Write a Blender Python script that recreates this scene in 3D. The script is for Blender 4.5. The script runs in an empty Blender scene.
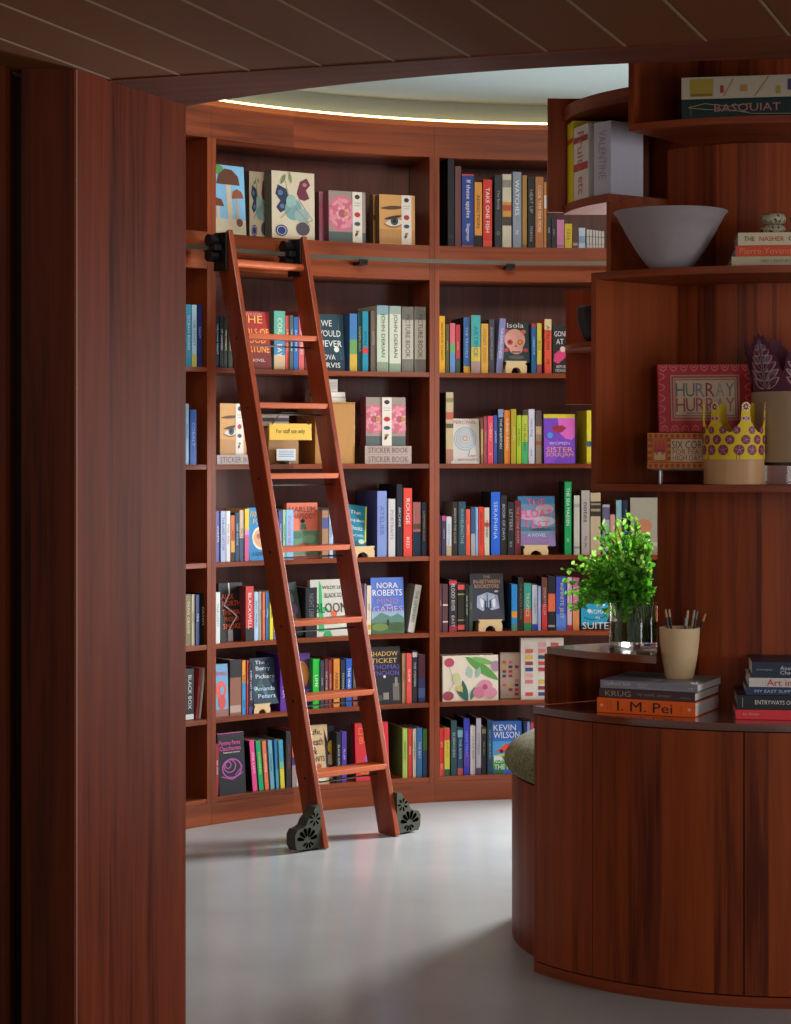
import bpy, math, random
from mathutils import Vector, Matrix
random.seed(7)
R_ = math.radians
sc = bpy.context.scene
COL = sc.collection

# ------------------------------------------------------------------ camera, world, lights, exposure
F = 2000.0; EYE = 1.48; HX = 395.5; HY = 452.0          # focal length in pixels (of 791 x 1024), eye height, horizon
cam_d = bpy.data.cameras.new('camera'); cam = bpy.data.objects.new('camera', cam_d); COL.objects.link(cam)
cam.location = (0, 0, EYE); cam.rotation_euler = (R_(90), 0, 0)
cam_d.sensor_fit = 'VERTICAL'; cam_d.sensor_height = 36; cam_d.sensor_width = 36
cam_d.lens = 36 * F / 1024; cam_d.shift_y = -(512 - HY) / 1024; cam_d.shift_x = 0
cam_d.clip_start = 0.05; cam_d.clip_end = 100
sc.camera = cam
sc.view_settings.view_transform = 'Standard'; sc.view_settings.look = 'None'
sc.view_settings.gamma = 1; sc.view_settings.use_curve_mapping = False
sc.view_settings.exposure = 0.0
world = bpy.data.worlds.new('world'); sc.world = world; world.use_nodes = True
world.node_tree.nodes['Background'].inputs[0].default_value = (1.0, 0.94, 0.88, 1)
world.node_tree.nodes['Background'].inputs[1].default_value = 0.46

def area(name, loc, aim, sx, sy, power, col, spread=180):
    d = bpy.data.lights.new(name, 'AREA'); d.shape = 'RECTANGLE'; d.size = sx; d.size_y = sy
    d.energy = power; d.color = col; d.spread = R_(spread)
    o = bpy.data.objects.new(name, d); COL.objects.link(o); o.location = loc
    o.rotation_euler = (Vector(aim) - Vector(loc)).to_track_quat('-Z', 'Y').to_euler(); o['kind'] = 'helper'
    return o
BX, BY, BR = 0.813, 6.288, 2.258                       # the round room's bookcase front
CX, CY = 1.09, 6.13                                    # the curved island in its middle
area('window_daylight', (1.70, 8.58, 1.22), (0.2, 6.6, 0.7), 0.50, 1.35, 238, (0.93, 0.97, 1.0))
area('ceiling_downlight', (0.25, 6.75, 2.96), (0.0, 7.9, 1.0), 1.1, 0.8, 36, (1.0, 0.90, 0.78))  # soft unseen ceiling downlight aimed at the bookcase fronts
area('entry_window_daylight', (1.9, -1.2, 1.7), (0.9, 5.5, 1.2), 0.8, 1.9, 36, (0.97, 0.97, 1.0))
area('side_fill_light', (3.9, 3.6, 1.7), (0.9, 5.6, 1.1), 0.9, 1.7, 34, (0.97, 0.98, 1.0))  # fill added out of view on the right to brighten the island objects
area('entry_ceiling_light', (-0.5, 2.0, 2.3), (-0.4, 4.8, 1.0), 1.2, 0.5, 9, (1.0, 0.86, 0.72))

# ------------------------------------------------------------------ colours and materials
def lin(c):
    if isinstance(c, str):
        if len(c) == 3: c = ''.join(k * 2 for k in c)
        c = [int(c[i:i + 2], 16) / 255 for i in (0, 2, 4)]
    return tuple((v / 12.92 if v <= .04045 else ((v + .055) / 1.055) ** 2.4) for v in c) + (1,)
MATS = {}
def mat(col, rough=.55, metal=0, bump=0, name=None, spec=.4):
    key = (col, rough, metal, bump, spec)
    if key in MATS: return MATS[key]
    m = bpy.data.materials.new(name or 'paint_' + str(col)); m.use_nodes = True
    nt = m.node_tree; b = nt.nodes['Principled BSDF']
    L = lin(col)
    nz = nt.nodes.new('ShaderNodeTexNoise'); nz.inputs['Scale'].default_value = 60
    tc = nt.nodes.new('ShaderNodeTexCoord'); nt.links.new(tc.outputs['Object'], nz.inputs['Vector'])
    mx = nt.nodes.new('ShaderNodeMix'); mx.data_type = 'RGBA'
    mx.inputs[6].default_value = tuple(v * .92 for v in L[:3]) + (1,); mx.inputs[7].default_value = tuple(min(1, v * 1.05) for v in L[:3]) + (1,)
    nt.links.new(nz.outputs['Fac'], mx.inputs[0]); nt.links.new(mx.outputs[2], b.inputs['Base Color'])
    b.inputs['Roughness'].default_value = rough; b.inputs['Metallic'].default_value = metal
    b.inputs['Specular IOR Level'].default_value = spec
    if bump:
        bp = nt.nodes.new('ShaderNodeBump'); bp.inputs['Strength'].default_value = bump; bp.inputs['Distance'].default_value = .002
        nt.links.new(nz.outputs['Fac'], bp.inputs['Height']); nt.links.new(bp.outputs[0], b.inputs['Normal'])
    MATS[key] = m
    return m

def wood(name, light, dark, centre=None, radius=1.0, vertical=True, axis=None, rough=.32, plank=.14, coat=.15, fine=1.0, spec=.4):
    """Cherry veneer. centre: grain laid round that axis; axis: grain laid along a straight direction (world)."""
    m = bpy.data.materials.new(name); m.use_nodes = True
    nt = m.node_tree; N = nt.nodes; b = N['Principled BSDF']; Lk = nt.links.new
    geo = N.new('ShaderNodeTexCoord' if axis == 'object' else 'ShaderNodeNewGeometry')
    pos = geo.outputs['Object'] if axis == 'object' else geo.outputs['Position']
    def M(op, a, b2=None):
        n = N.new('ShaderNodeMath'); n.operation = op
        for i, v in enumerate((a, b2)):
            if v is None: continue
            if hasattr(v, 'links'): Lk(v, n.inputs[i])
            else: n.inputs[i].default_value = v
        return n.outputs[0]
    sp = N.new('ShaderNodeSeparateXYZ'); Lk(pos, sp.inputs[0])
    X, Y, Z = sp.outputs
    if centre:
        dx = M('SUBTRACT', X, centre[0]); dy = M('SUBTRACT', Y, centre[1])
        u = M('MULTIPLY', M('ARCTAN2', dx, dy), radius)
        rr = M('SQRT', M('ADD', M('MULTIPLY', dx, dx), M('MULTIPLY', dy, dy)))
    else:
        if axis == 'object' or axis is None: u = X; rr = Y
        else:
            u = M('ADD', M('MULTIPLY', X, axis[0]), M('MULTIPLY', Y, axis[1])); rr = M('SUBTRACT', M('MULTIPLY', X, axis[1]), M('MULTIPLY', Y, axis[0]))
    along, across = (Z, u) if vertical else (u, Z)
    pid = M('FLOOR', M('DIVIDE', M('ADD', across, .037), plank)) if vertical else M('FLOOR', M('DIVIDE', u, 1.3))
    wn = N.new('ShaderNodeTexWhiteNoise'); wn.noise_dimensions = '1D'; Lk(pid, wn.inputs['W'])
    def noise(sa, sc_, det, off=0.0, dist=0.0):
        c = N.new('ShaderNodeCombineXYZ')
        Lk(M('ADD', M('MULTIPLY', along, sa), M('MULTIPLY', pid, 7.3)), c.inputs[0]); Lk(M('MULTIPLY', across, sc_), c.inputs[1]); Lk(M('ADD', M('MULTIPLY', rr, sc_), off), c.inputs[2])
        n = N.new('ShaderNodeTexNoise'); n.inputs['Scale'].default_value = 1; n.inputs['Detail'].default_value = det; n.inputs['Distortion'].default_value = dist
        Lk(c.outputs[0], n.inputs['Vector']); return n.outputs['Fac']
    n1 = noise(1.3, 26 * fine, 3, 0, .7); n2 = noise(5, 190 * fine, 2, 3.1); n3 = noise(.7, 7 * fine, 2, 9)
    f = M('ADD', M('ADD', M('MULTIPLY', n1, .62), M('MULTIPLY', n2, .26)), M('ADD', M('MULTIPLY', n3, .45), M('MULTIPLY', wn.outputs['Value'], .20)))
    rp = N.new('ShaderNodeValToRGB'); Lk(f, rp.inputs[0])
    e = rp.color_ramp.elements
    ll, dd = lin(light), lin(dark)
    e[0].position = .52; e[0].color = dd
    e[1].position = 1.05 if False else .98; e[1].color = ll
    mid = e.new(.72); mid.color = tuple(dd[i] * .45 + ll[i] * .55 for i in range(3)) + (1,)
    Lk(rp.outputs[0], b.inputs['Base Color'])
    b.inputs['Roughness'].default_value = rough; b.inputs['Specular IOR Level'].default_value = spec
    b.inputs['Coat Weight'].default_value = coat; b.inputs['Coat Roughness'].default_value = .25
    bp = N.new('ShaderNodeBump'); bp.inputs['Strength'].default_value = .12; bp.inputs['Distance'].default_value = .001
    Lk(n2, bp.inputs['Height']); Lk(bp.outputs[0], b.inputs['Normal'])
    return m

LT, DK = '96431a', '501d0b'
W_CASE_V = wood('cherry_bookcase_upright', '98461e', '5c260c', (BX, BY), BR, True)
W_CASE_H = wood('cherry_bookcase_rail', '984820', '5c260c', (BX, BY), BR, False, fine=1.0)
W_CASE_B = wood('cherry_back_shaded', '744033', '4c2820', (BX, BY), BR, True, rough=.45)  # darker purple-brown: shade inside the shelves is mixed into this colour
W_MOLD = wood('cherry_lip_warm_lit', 'c06c30', '94481c', (BX, BY), BR, False)  # lighter orange puts the warm light on the lip into the wood colour
W_ISL_V = wood('cherry_island_panel', LT, DK, (CX, CY), .8, True, rough=.42, coat=0.0, spec=.18)
W_ISL_H = wood('cherry_island_edge', '9c4a26', '5c2412', (CX, CY), .8, False, rough=.42, coat=0.0, spec=.2)
W_ISL_T = wood('cherry_island_top', '8a4628', '4c2014', (CX, CY), .8, False, rough=.12, coat=1.0)
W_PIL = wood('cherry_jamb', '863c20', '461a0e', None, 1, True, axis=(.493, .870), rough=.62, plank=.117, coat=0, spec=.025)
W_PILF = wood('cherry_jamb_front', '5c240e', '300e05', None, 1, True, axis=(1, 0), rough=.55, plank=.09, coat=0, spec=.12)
W_HEAD = wood('cherry_soffit', '78391c', '441a0e', None, 1, False, axis=(.95, -.31), rough=.5, coat=0, spec=.15)
W_LAD = wood('cherry_ladder', '94401e', '682610', None, 1, True, axis=(1, 0), rough=.3, plank=.5)
W_TREAD = wood('cherry_tread', 'b85c34', '8a3a1c', None, 1, False, axis=(.745, .667), rough=.3)

# ------------------------------------------------------------------ mesh helpers
class MB:
    def __init__(s): s.v = []; s.f = []; s.m = []; s.mats = []
    def mi(s, m):
        if m not in s.mats: s.mats.append(m)
        return s.mats.index(m)
    def add(s, vs, fs, m):
        o = len(s.v); i = s.mi(m); s.v += [tuple(v) for v in vs]
        for f in fs: s.f.append([k + o for k in f]); s.m.append(i)
        return s
    def box(s, x0, x1, y0, y1, z0, z1, m, mtx=None):
        vs = [Vector((x, y, z)) for z in (z0, z1) for x, y in ((x0, y0), (x1, y0), (x1, y1), (x0, y1))]
        if mtx: vs = [mtx @ v for v in vs]
        return s.add(vs, [(3, 2, 1, 0), (4, 5, 6, 7), (0, 1, 5, 4), (1, 2, 6, 5), (2, 3, 7, 6), (3, 0, 4, 7)], m)
    def prism(s, poly, z0, z1, m, mtx=None):
        n = len(poly); vs = [Vector((x, y, z0)) for x, y in poly] + [Vector((x, y, z1)) for x, y in poly]
        if mtx: vs = [mtx @ v for v in vs]
        return s.add(vs, [tuple(range(n - 1, -1, -1)), tuple(range(n, 2 * n))] + [(i, (i + 1) % n, n + (i + 1) % n, n + i) for i in range(n)], m)
    def tube(s, pts, r, m, n=10, caps=True):
        pts = [Vector(p) for p in pts]; rs = r if isinstance(r, (list, tuple)) else [r] * len(pts); o = []
        for i, p in enumerate(pts):
            d = (pts[min(i + 1, len(pts) - 1)] - pts[max(i - 1, 0)]).normalized()
            a = d.orthogonal().normalized() if i == 0 else (a - d * a.dot(d)).normalized()
            b = d.cross(a); o += [p + (a * math.cos(2 * math.pi * k / n) + b * math.sin(2 * math.pi * k / n)) * rs[i] for k in range(n)]
        fs = [(i * n + k, i * n + (k + 1) % n, (i + 1) * n + (k + 1) % n, (i + 1) * n + k) for i in range(len(pts) - 1) for k in range(n)]
        if caps: fs += [tuple(range(n - 1, -1, -1)), tuple(range((len(pts) - 1) * n, len(pts) * n))]
        return s.add(o, fs, m)
    def lathe(s, prof, m, cx=0, cy=0, n=40):
        k = len(prof); vs = []; fs = []
        for i in range(n):
            a = 2 * math.pi * i / n; vs += [(cx + r * math.cos(a), cy + r * math.sin(a), z) for r, z in prof]
        for i in range(n):
            j = (i + 1) % n
            for q in range(k - 1): fs.append((i * k + q, j * k + q, j * k + q + 1, i * k + q + 1))
        return s.add(vs, fs, m)
    def build(s, name, parent=None, smooth=None, bevel=0, loc=None, rot=None, **props):
        me = bpy.data.meshes.new(name); me.from_pydata(s.v, [], s.f)
        for m in s.mats: me.materials.append(m)
        me.polygons.foreach_set('material_index', s.m)
        if smooth:
            me.polygons.foreach_set('use_smooth', [True] * len(me.polygons)); me.set_sharp_from_angle(angle=R_(smooth))
        me.update()
        o = bpy.data.objects.new(name, me); COL.objects.link(o)
        if parent: o.parent = parent
        if loc: o.location = loc
        if rot: o.rotation_euler = rot
        if bevel:
            b = o.modifiers.new('bevel', 'BEVEL'); b.width = bevel; b.segments = 2; b.limit_method = 'ANGLE'; b.angle_limit = R_(50)
        for k, v in props.items(): o[k] = v
        return o
def thing(name, label, cat, loc=(0, 0, 0), rot=(0, 0, 0), group=None):
    o = bpy.data.objects.new(name, None); COL.objects.link(o); o.location = loc; o.rotation_euler = rot
    o.empty_display_size = .05; o['label'] = label; o['category'] = cat
    if group: o['group'] = group
    return o
def child_world(o, parent):
    """mesh given in world coordinates under a root standing at its base"""
    bpy.context.view_layer.update() if False else None
    o.parent = parent
    m = Matrix.Translation(parent.location) @ parent.rotation_euler.to_matrix().to_4x4()
    o.matrix_parent_inverse = m.inverted(); return o
def struct(o, **k): o['kind'] = 'structure'; return o

def far(a, r, z=None):   # round room: angle a (degrees, right positive) on the far side
    p = (BX + r * math.sin(R_(a)), BY + r * math.cos(R_(a))); return p if z is None else p + (z,)
def isl(a, r, z=None):   # island: angle a (degrees, right positive) on the near side
    p = (CX + r * math.sin(R_(a)), CY - r * math.cos(R_(a))); return p if z is None else p + (z,)
def sector(fn, r0, r1, a0, a1, step=2.0):
    n = max(2, int(abs(a1 - a0) / step)); A = [a0 + (a1 - a0) * i / n for i in range(n + 1)]
    return [fn(a, r0) for a in A], [fn(a, r1) for a in A]
def ring(mb, fn, r0, r1, a0, a1, z0, z1, m, step=2.0):
    i_, o_ = sector(fn, r0, r1, a0, a1, step); n = len(i_); vs = []
    for k in range(n): vs += [i_[k] + (z0,), o_[k] + (z0,), o_[k] + (z1,), i_[k] + (z1,)]
    fs = []
    for k in range(n - 1):
        a, b = 4 * k, 4 * k + 4
        for q in range(4): fs.append((a + q, b + q, b + (q + 1) % 4, a + (q + 1) % 4))
    fs += [(0, 1, 2, 3), (4 * n - 1, 4 * n - 2, 4 * n - 3, 4 * n - 4)]
    mb.add(vs, fs, m); return mb
def radial(mb, fn, a, r0, r1, z0, z1, th, m):
    """upright board lying along the radius at angle a, thickness th"""
    p0 = Vector(fn(a, r0)); p1 = Vector(fn(a, r1)); d = (p1 - p0).normalized(); n = Vector((-d.y, d.x)) * th / 2
    return mb.prism([tuple(p0 - n), tuple(p1 - n), tuple(p1 + n), tuple(p0 + n)], z0, z1, m)
def ray(x, cx, cy, r, farside=True):
    t = (x - HX) / F; A = 1 + t * t; B = -2 * (t * cx + cy); C = cx * cx + cy * cy - r * r
    D = max(B * B - 4 * A * C, 0) ** .5; Y = (-B + D) / (2 * A) if farside else (-B - D) / (2 * A)
    return Vector((t * Y, Y))
def px(x, y, Y): return Vector(((x - HX) / F * Y, Y, EYE - (y - HY) / F * Y))

# text as flat geometry
TXT = {}
def text_geo(s):
    if s in TXT: return TXT[s]
    cu = bpy.data.curves.new('lettering', 'FONT'); cu.body = s; cu.resolution_u = 2; cu.offset = 0; cu.fill_mode = 'FRONT'
    o = bpy.data.objects.new('lettering', cu); COL.objects.link(o)
    me = o.to_mesh(); vs = [(v.co.x, v.co.y) for v in me.vertices]; fs = [tuple(p.vertices) for p in me.polygons]
    o.to_mesh_clear(); bpy.data.objects.remove(o); bpy.data.curves.remove(cu)
    if vs:
        x0 = min(v[0] for v in vs); x1 = max(v[0] for v in vs); y0 = min(v[1] for v in vs); y1 = max(v[1] for v in vs)
        w = max(x1 - x0, .01); h = max(y1 - y0, .01)
        vs = [((v[0] - x0) / w, (v[1] - y0) / h) for v in vs]
    else: w = h = 1
    TXT[s] = (vs, fs, w / h); return TXT[s]
def add_text(mb, s, fn, cx, cy, w, h, m, lay=0, fit=True, turn=0):
    """lettering centred at (cx, cy) in a w x h box of the surface fn(u, v, layer); turn=1: runs downwards"""
    vs, fs, asp = text_geo(s)
    if not vs: return
    if fit and w / h > asp * 1.35: w = h * asp * 1.35
    if fit and w / h < asp * .45: h = w / (asp * .45)
    o = []
    for (x, y) in vs:
        a, b = (x - .5) * w, (y - .5) * h
        if turn: a, b = b, -a
        o.append(fn(cx + a, cy + b, lay))
    mb.add(o, fs, m)
def art(mb, items, fn, W, H, rough=.5):
    """flat printed shapes, coordinates 0..1 across W x H"""
    for i, it in enumerate(items):
        k = it[0]; L = i + 1; m = mat(it[-1], rough)
        if k == 'r':
            _, x0, y0, x1, y1, c = it; n = 6
            for j in range(n):
                a, b = x0 + (x1 - x0) * j / n, x0 + (x1 - x0) * (j + 1) / n
                mb.add([fn(a * W, y0 * H, L), fn(b * W, y0 * H, L), fn(b * W, y1 * H, L), fn(a * W, y1 * H, L)], [(0, 1, 2, 3)], m)
        elif k == 'e':
            _, cx, cy, rx, ry, c = it; n = 18
            mb.add([fn((cx + rx * math.cos(2 * math.pi * j / n)) * W, (cy + ry * math.sin(2 * math.pi * j / n)) * H, L) for j in range(n)], [tuple(range(n))], m)
        elif k == 'o':
            _, cx, cy, rx, ry, w, c = it; n = 22; vs = []
            for j in range(n):
                a = 2 * math.pi * j / n
                for q in (1, 1 - w): vs.append(fn((cx + rx * q * math.cos(a)) * W, (cy + ry * q * math.sin(a)) * H, L))
            mb.add(vs, [(2 * j, 2 * ((j + 1) % n), 2 * ((j + 1) % n) + 1, 2 * j + 1) for j in range(n)], m)
        elif k == 'p':
            mb.add([fn(x * W, y * H, L) for x, y in it[1]], [tuple(range(len(it[1])))], m)
        elif k == 'l':
            _, pts, w, c = it
            for (xa, ya), (xb, yb) in zip(pts, pts[1:]):
                xa, ya, xb, yb = xa * W, ya * H, xb * W, yb * H; d = math.hypot(xb - xa, yb - ya) or 1; nx, ny = -(yb - ya) / d * w / 2, (xb - xa) / d * w / 2
                mb.add([fn(xa - nx, ya - ny, L), fn(xb - nx, yb - ny, L), fn(xb + nx, yb + ny, L), fn(xa + nx, ya + ny, L)], [(0, 1, 2, 3)], m)
        elif k == 't':
            _, cx, cy, w, h, s, c = it; add_text(mb, s, fn, cx * W, cy * H, w * W, h * H, m, L)
        elif k == 'leaf':
            _, x, y, ang, ln, wd, c = it; a = R_(ang); dx, dy = math.cos(a), math.sin(a); pts = []
            for q in range(13):
                t = q / 12; s_ = math.sin(math.pi * t) ** .8 * wd / 2; pts.append((x * W + dx * ln * W * t - dy * s_ * W, y * H + dy * ln * W * t + dx * s_ * W))
            for q in range(11, 0, -1):
                t = q / 12; s_ = math.sin(math.pi * t) ** .8 * wd / 2; pts.append((x * W + dx * ln * W * t + dy * s_ * W, y * H + dy * ln * W * t - dx * s_ * W))
            mb.add([fn(p[0], p[1], L) for p in pts], [tuple(range(len(pts)))], m)
PAGE = mat('d9cfb8', .8, name='paper')
def C_cover(mb, w, d, h, b, m, mode):
    """book case: mode 'S' spine to the viewer (board depth d, thickness w); 'F' front cover to the viewer (width w, thickness d)"""
    if mode == 'S':
        mb.prism([(-w/2, d), (-w/2, 0), (w/2, 0), (w/2, d), (w/2 - b, d), (w/2 - b, b), (-w/2 + b, b), (-w/2 + b, d)], 0, h, m)
    else:
        mb.prism([(w/2, 0), (w/2, b), (-w/2 + b, b), (-w/2 + b, d - b), (w/2, d - b), (w/2, d), (-w/2, d), (-w/2, 0)][::-1], 0, h, m)
def book_spine(root, w, h, d, col, text='', tc='eee', bands=(), hard=True, side=None):
    b = min(.0026, w * .2) if hard else min(.001, w * .15); ins = .003 if hard else .0004
    mb = MB(); C_cover(mb, w, d, h, b, mat(col, .42), 'S')
    if side:
        ms = mat(side, .42); mb.add([(-w/2 - .0002, .002, 0), (-w/2 - .0002, d, 0), (-w/2 - .0002, d, h), (-w/2 - .0002, .002, h)], [(3, 2, 1, 0)], ms)
    mb.build('cover', root)
    MB().box(-w/2 + b + .0002, w/2 - b - .0002, b + .0002, d - ins, ins, h - ins, PAGE).build('pages', root)
    fn = lambda u, v, L: (u, -.0003 - .00012 * L, v)
    if bands:
        for i, (v0, v1, c) in enumerate(bands):
            MB().add([fn(-w/2, v0 * h, i), fn(w/2, v0 * h, i), fn(w/2, v1 * h, i), fn(-w/2, v1 * h, i)], [(0, 1, 2, 3)], mat(c, .45)).build('spine_band', root)
    if text and w > .008:
        mb = MB(); parts = text.split('/')
        m = mat(tc, .5)
        if len(parts) == 1: add_text(mb, parts[0], fn, 0, h * .55, h * .66, w * .42, m, 5, True, 1)
        else:
            add_text(mb, parts[0], fn, 0, h * .66, h * .52, w * .46, m, 5, True, 1)
            m2 = MB(); add_text(m2, parts[1], fn, 0, h * .2, h * .24, w * .36, m, 5, True, 1); m2.build('small_title', root)
        mb.build('title', root)
    elif not text and w > .008 and not bands:
        mb = MB(); add_text(mb, random.choice(['a novel', 'stories', 'poems', 'essays']) , fn, 0, h * .6, h * .5, w * .4, mat(tc, .5), 5, True, 1); mb.build('title', root)
def book_front(root, w, h, d, col, items, spine=None, hard=True):
    b = .0026 if hard else .001; ins = .003 if hard else .0006
    mb = MB(); C_cover(mb, w, d, h, b, mat(col, .42), 'F')
    if spine: mb.add([(-w/2 - .0002, 0, 0), (-w/2 - .0002, d, 0), (-w/2 - .0002, d, h), (-w/2 - .0002, 0, h)], [(3, 2, 1, 0)], mat(spine, .42))
    mb.build('cover', root)
    MB().box(-w/2 + b + .0002, w/2 - ins, b + .0002, d - b - .0002, ins, h - ins, PAGE).build('pages', root)
    fn = lambda u, v, L: (min(max(u, .0004), w - .0004) - w/2, -.0003 - .00012 * L, min(max(v, .0004), h - .0004))
    pics = [i for i in items if i[0] != 't']; tx = [i for i in items if i[0] == 't']
    if pics: mb = MB(); art(mb, pics, fn, w, h); mb.build('cover_art', root)
    if tx:
        mb = MB(); f2 = lambda u, v, L: (u - w/2, -.0003 - .00012 * (len(pics) + 2) - .0001 * L, v); art(mb, tx, f2, w, h); mb.build('title', root)
STAND = mat('d8bd8c', .5, name='pale_stand_wood')
def stand_mesh(root, w, hh, d):
    # arched front foot with a shallow ledge, and a back rest
    n = 10; pts = [(-w/2, 0), (-w/2, hh * .8), (-w/2 + .006, hh), (w/2 - .006, hh), (w/2, hh * .8), (w/2, 0), (w * .22, 0)]
    pts += [(w * .22 * math.cos(math.pi * i / n), hh * .62 * math.sin(math.pi * i / n)) for i in range(1, n)] + [(-w * .22, 0)]
    def slab(y0, y1):
        mb.prism(pts[::-1], y0, y1, STAND, Matrix(((1, 0, 0, 0), (0, 0, 1, 0), (0, 1, 0, 0), (0, 0, 0, 1))))
    mb = MB(); slab(0, .012); slab(d - .012, d); mb.build('foot', root)
    MB().box(-w/2 + .004, w/2 - .004, .0, d, hh, hh + .006, STAND).box(-w/2, w/2, .0, .005, hh + .006, hh + .012, STAND).build('ledge', root)

# ------------------------------------------------------------------ the setting
Z_TOP = 2.97
def floor_mat():
    m = bpy.data.materials.new('polished_concrete'); m.use_nodes = True; nt = m.node_tree; N = nt.nodes; b = N['Principled BSDF']
    g = N.new('ShaderNodeNewGeometry'); n = N.new('ShaderNodeTexNoise'); n.inputs['Scale'].default_value = 2.2; n.inputs['Detail'].default_value = 6; nt.links.new(g.outputs['Position'], n.inputs['Vector'])
    r = N.new('ShaderNodeValToRGB'); r.color_ramp.elements[0].position = .3; r.color_ramp.elements[1].position = .75
    r.color_ramp.elements[0].color = lin('8f908f'); r.color_ramp.elements[1].color = lin('9b9c9b'); nt.links.new(n.outputs['Fac'], r.inputs[0]); nt.links.new(r.outputs[0], b.inputs['Base Color'])
    n2 = N.new('ShaderNodeTexNoise'); n2.inputs['Scale'].default_value = 9; n2.inputs['Detail'].default_value = 4; nt.links.new(g.outputs['Position'], n2.inputs['Vector'])
    mr = N.new('ShaderNodeMapRange'); mr.inputs[3].default_value = .16; mr.inputs[4].default_value = .24; nt.links.new(n2.outputs['Fac'], mr.inputs[0]); nt.links.new(mr.outputs[0], b.inputs['Roughness'])
    b.inputs['Specular IOR Level'].default_value = .45
    return m
struct(MB().box(-4, 4.5, -2.5, 9.6, -.1, 0, floor_mat()).build('floor'))
PLASTER = mat('747f7d', .8, name='grey_white_plaster'); WALLP = mat('8c8580', .85, name='warm_grey_wall')
struct(MB().prism([far(a, 2.72) for a in range(-180, 180, 6)], Z_TOP, Z_TOP + .06, PLASTER).build('ceiling_round_room'))
mb = MB(); ring(mb, far, 2.62, 2.70, -124, 10.2, 0, Z_TOP, WALLP, 3); struct(mb.build('wall_back', smooth=30))
mb = MB(); ring(mb, far, 2.62, 2.70, 35.8, 120, 0, Z_TOP, WALLP, 3); struct(mb.build('wall_right', smooth=30))
# window beside the bookcases
WF = mat('3c2a22', .4, name='dark_window_frame'); GL = bpy.data.materials.new('window_glass'); GL.use_nodes = True
gb = GL.node_tree.nodes['Principled BSDF']; gb.inputs['Transmission Weight'].default_value = 1; gb.inputs['Roughness'].default_value = .02; gb.inputs['IOR'].default_value = 1.1
w0, w1 = far(10.2, 2.66), far(35.8, 2.66)
root = bpy.data.objects.new('window_1', None); COL.objects.link(root); struct(root)
def chord(mb, f0, f1, off, th, z0, z1, m):
    a, b = Vector(w0), Vector(w1); d = (b - a); n = Vector((-d.y, d.x)).normalized()
    p0, p1 = a + d * f0 + n * off, a + d * f1 + n * off
    return mb.prism([tuple(p0), tuple(p1), tuple(p1 + n * th), tuple(p0 + n * th)], z0, z1, m)
mb = MB(); chord(mb, 0, 1, -.02, .06, 0, .38, WALLP); chord(mb, 0, 1, -.02, .06, 2.55, Z_TOP, WALLP); mb.build('window_surround', root, kind='structure')
mb = MB()
for f0, f1, z0, z1 in ((0, .05, .38, 2.55), (.95, 1, .38, 2.55), (.48, .52, .38, 2.55), (.05, .95, .38, .44), (.05, .95, 2.49, 2.55)): chord(mb, f0, f1, -.02, .05, z0, z1, WF)
mb.build('window_frame', root, kind='structure')
mb = MB(); chord(mb, .05, .95, .01, .006, .44, 2.49, GL); mb.build('window_pane', root, kind='structure')

# wood soffit between the low slatted ceiling and the round room
ZS = 2.367; ZC = 2.37
hc = (1.058, 6.854); hr = 2.349
arc = []
for k in range(0, 41):
    a = R_(-52 + k * 2.5); arc.append((hc[0] + hr * math.sin(a), hc[1] - hr * math.cos(a)))
near = lambda X: 4.552 - .33 * X
poly = [(arc[0][0], near(arc[0][0])), (2.9, near(2.9)), (2.9, arc[-1][1])] + arc[::-1]
struct(MB().prism(poly, ZS, Z_TOP, W_HEAD).build('beam_soffit', smooth=35))
struct(MB().box(-4, arc[0][0] + .02, 4.7, 5.6, ZC + .045, Z_TOP, W_HEAD).build('beam_left'))
# slatted ceiling
SLAT = mat('6e3f22', .6, 0, 0, name='brown_ceiling_board', spec=.1); GROOVE = mat('94785c', .7, 0, 0, name='pale_joint_strip', spec=.1)
th = math.atan2(1130 - HX, F); dv = Vector((math.sin(th), math.cos(th))); nv = Vector((dv.y, -dv.x))
s0 = (452) / (ZC - EYE); base = Vector(((88 - HX) / s0, F / s0)); pitch = (96.2 / s0) * math.cos(th)
mb = MB(); mbg = MB()
for k in range(-16, 22):
    p = base + nv * pitch * k + nv * .004; q = base + nv * pitch * (k + 1) - nv * .004
    def end(pt):   # run forward until the soffit edge
        t = (near(pt.x) + .02 - pt.y) / (dv.y + .33 * dv.x); return pt + dv * t
    e0, e1 = end(p), end(q); b0, b1 = p - dv * 5.5, q - dv * 5.5
    mb.prism([tuple(b0), tuple(b1), tuple(e1), tuple(e0)], ZC, ZC + .012, SLAT)
    mb.prism([tuple(b0 - nv * .0095), tuple(b0 - nv * .0035), tuple(e0 - nv * .0035), tuple(e0 - nv * .0095)], ZC - .001, ZC + .004, GROOVE)
struct(mb.build('ceiling'))
struct(MB().prism([(-4, -2.5), (4.5, -2.5), (4.5, near(4.5) + .04), (-4, near(-4) + .04)], ZC + .006, ZC + .05, GROOVE).build('ceiling_backing'))
struct(MB().prism([tuple(Vector(( -4, near(-4) + .006))), (2.9, near(2.9) + .006), (2.9, near(2.9) + .014), (-4, near(-4) + .014)], ZS + .001, ZS + .004, GROOVE).build('trim_ceiling_edge'))
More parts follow.
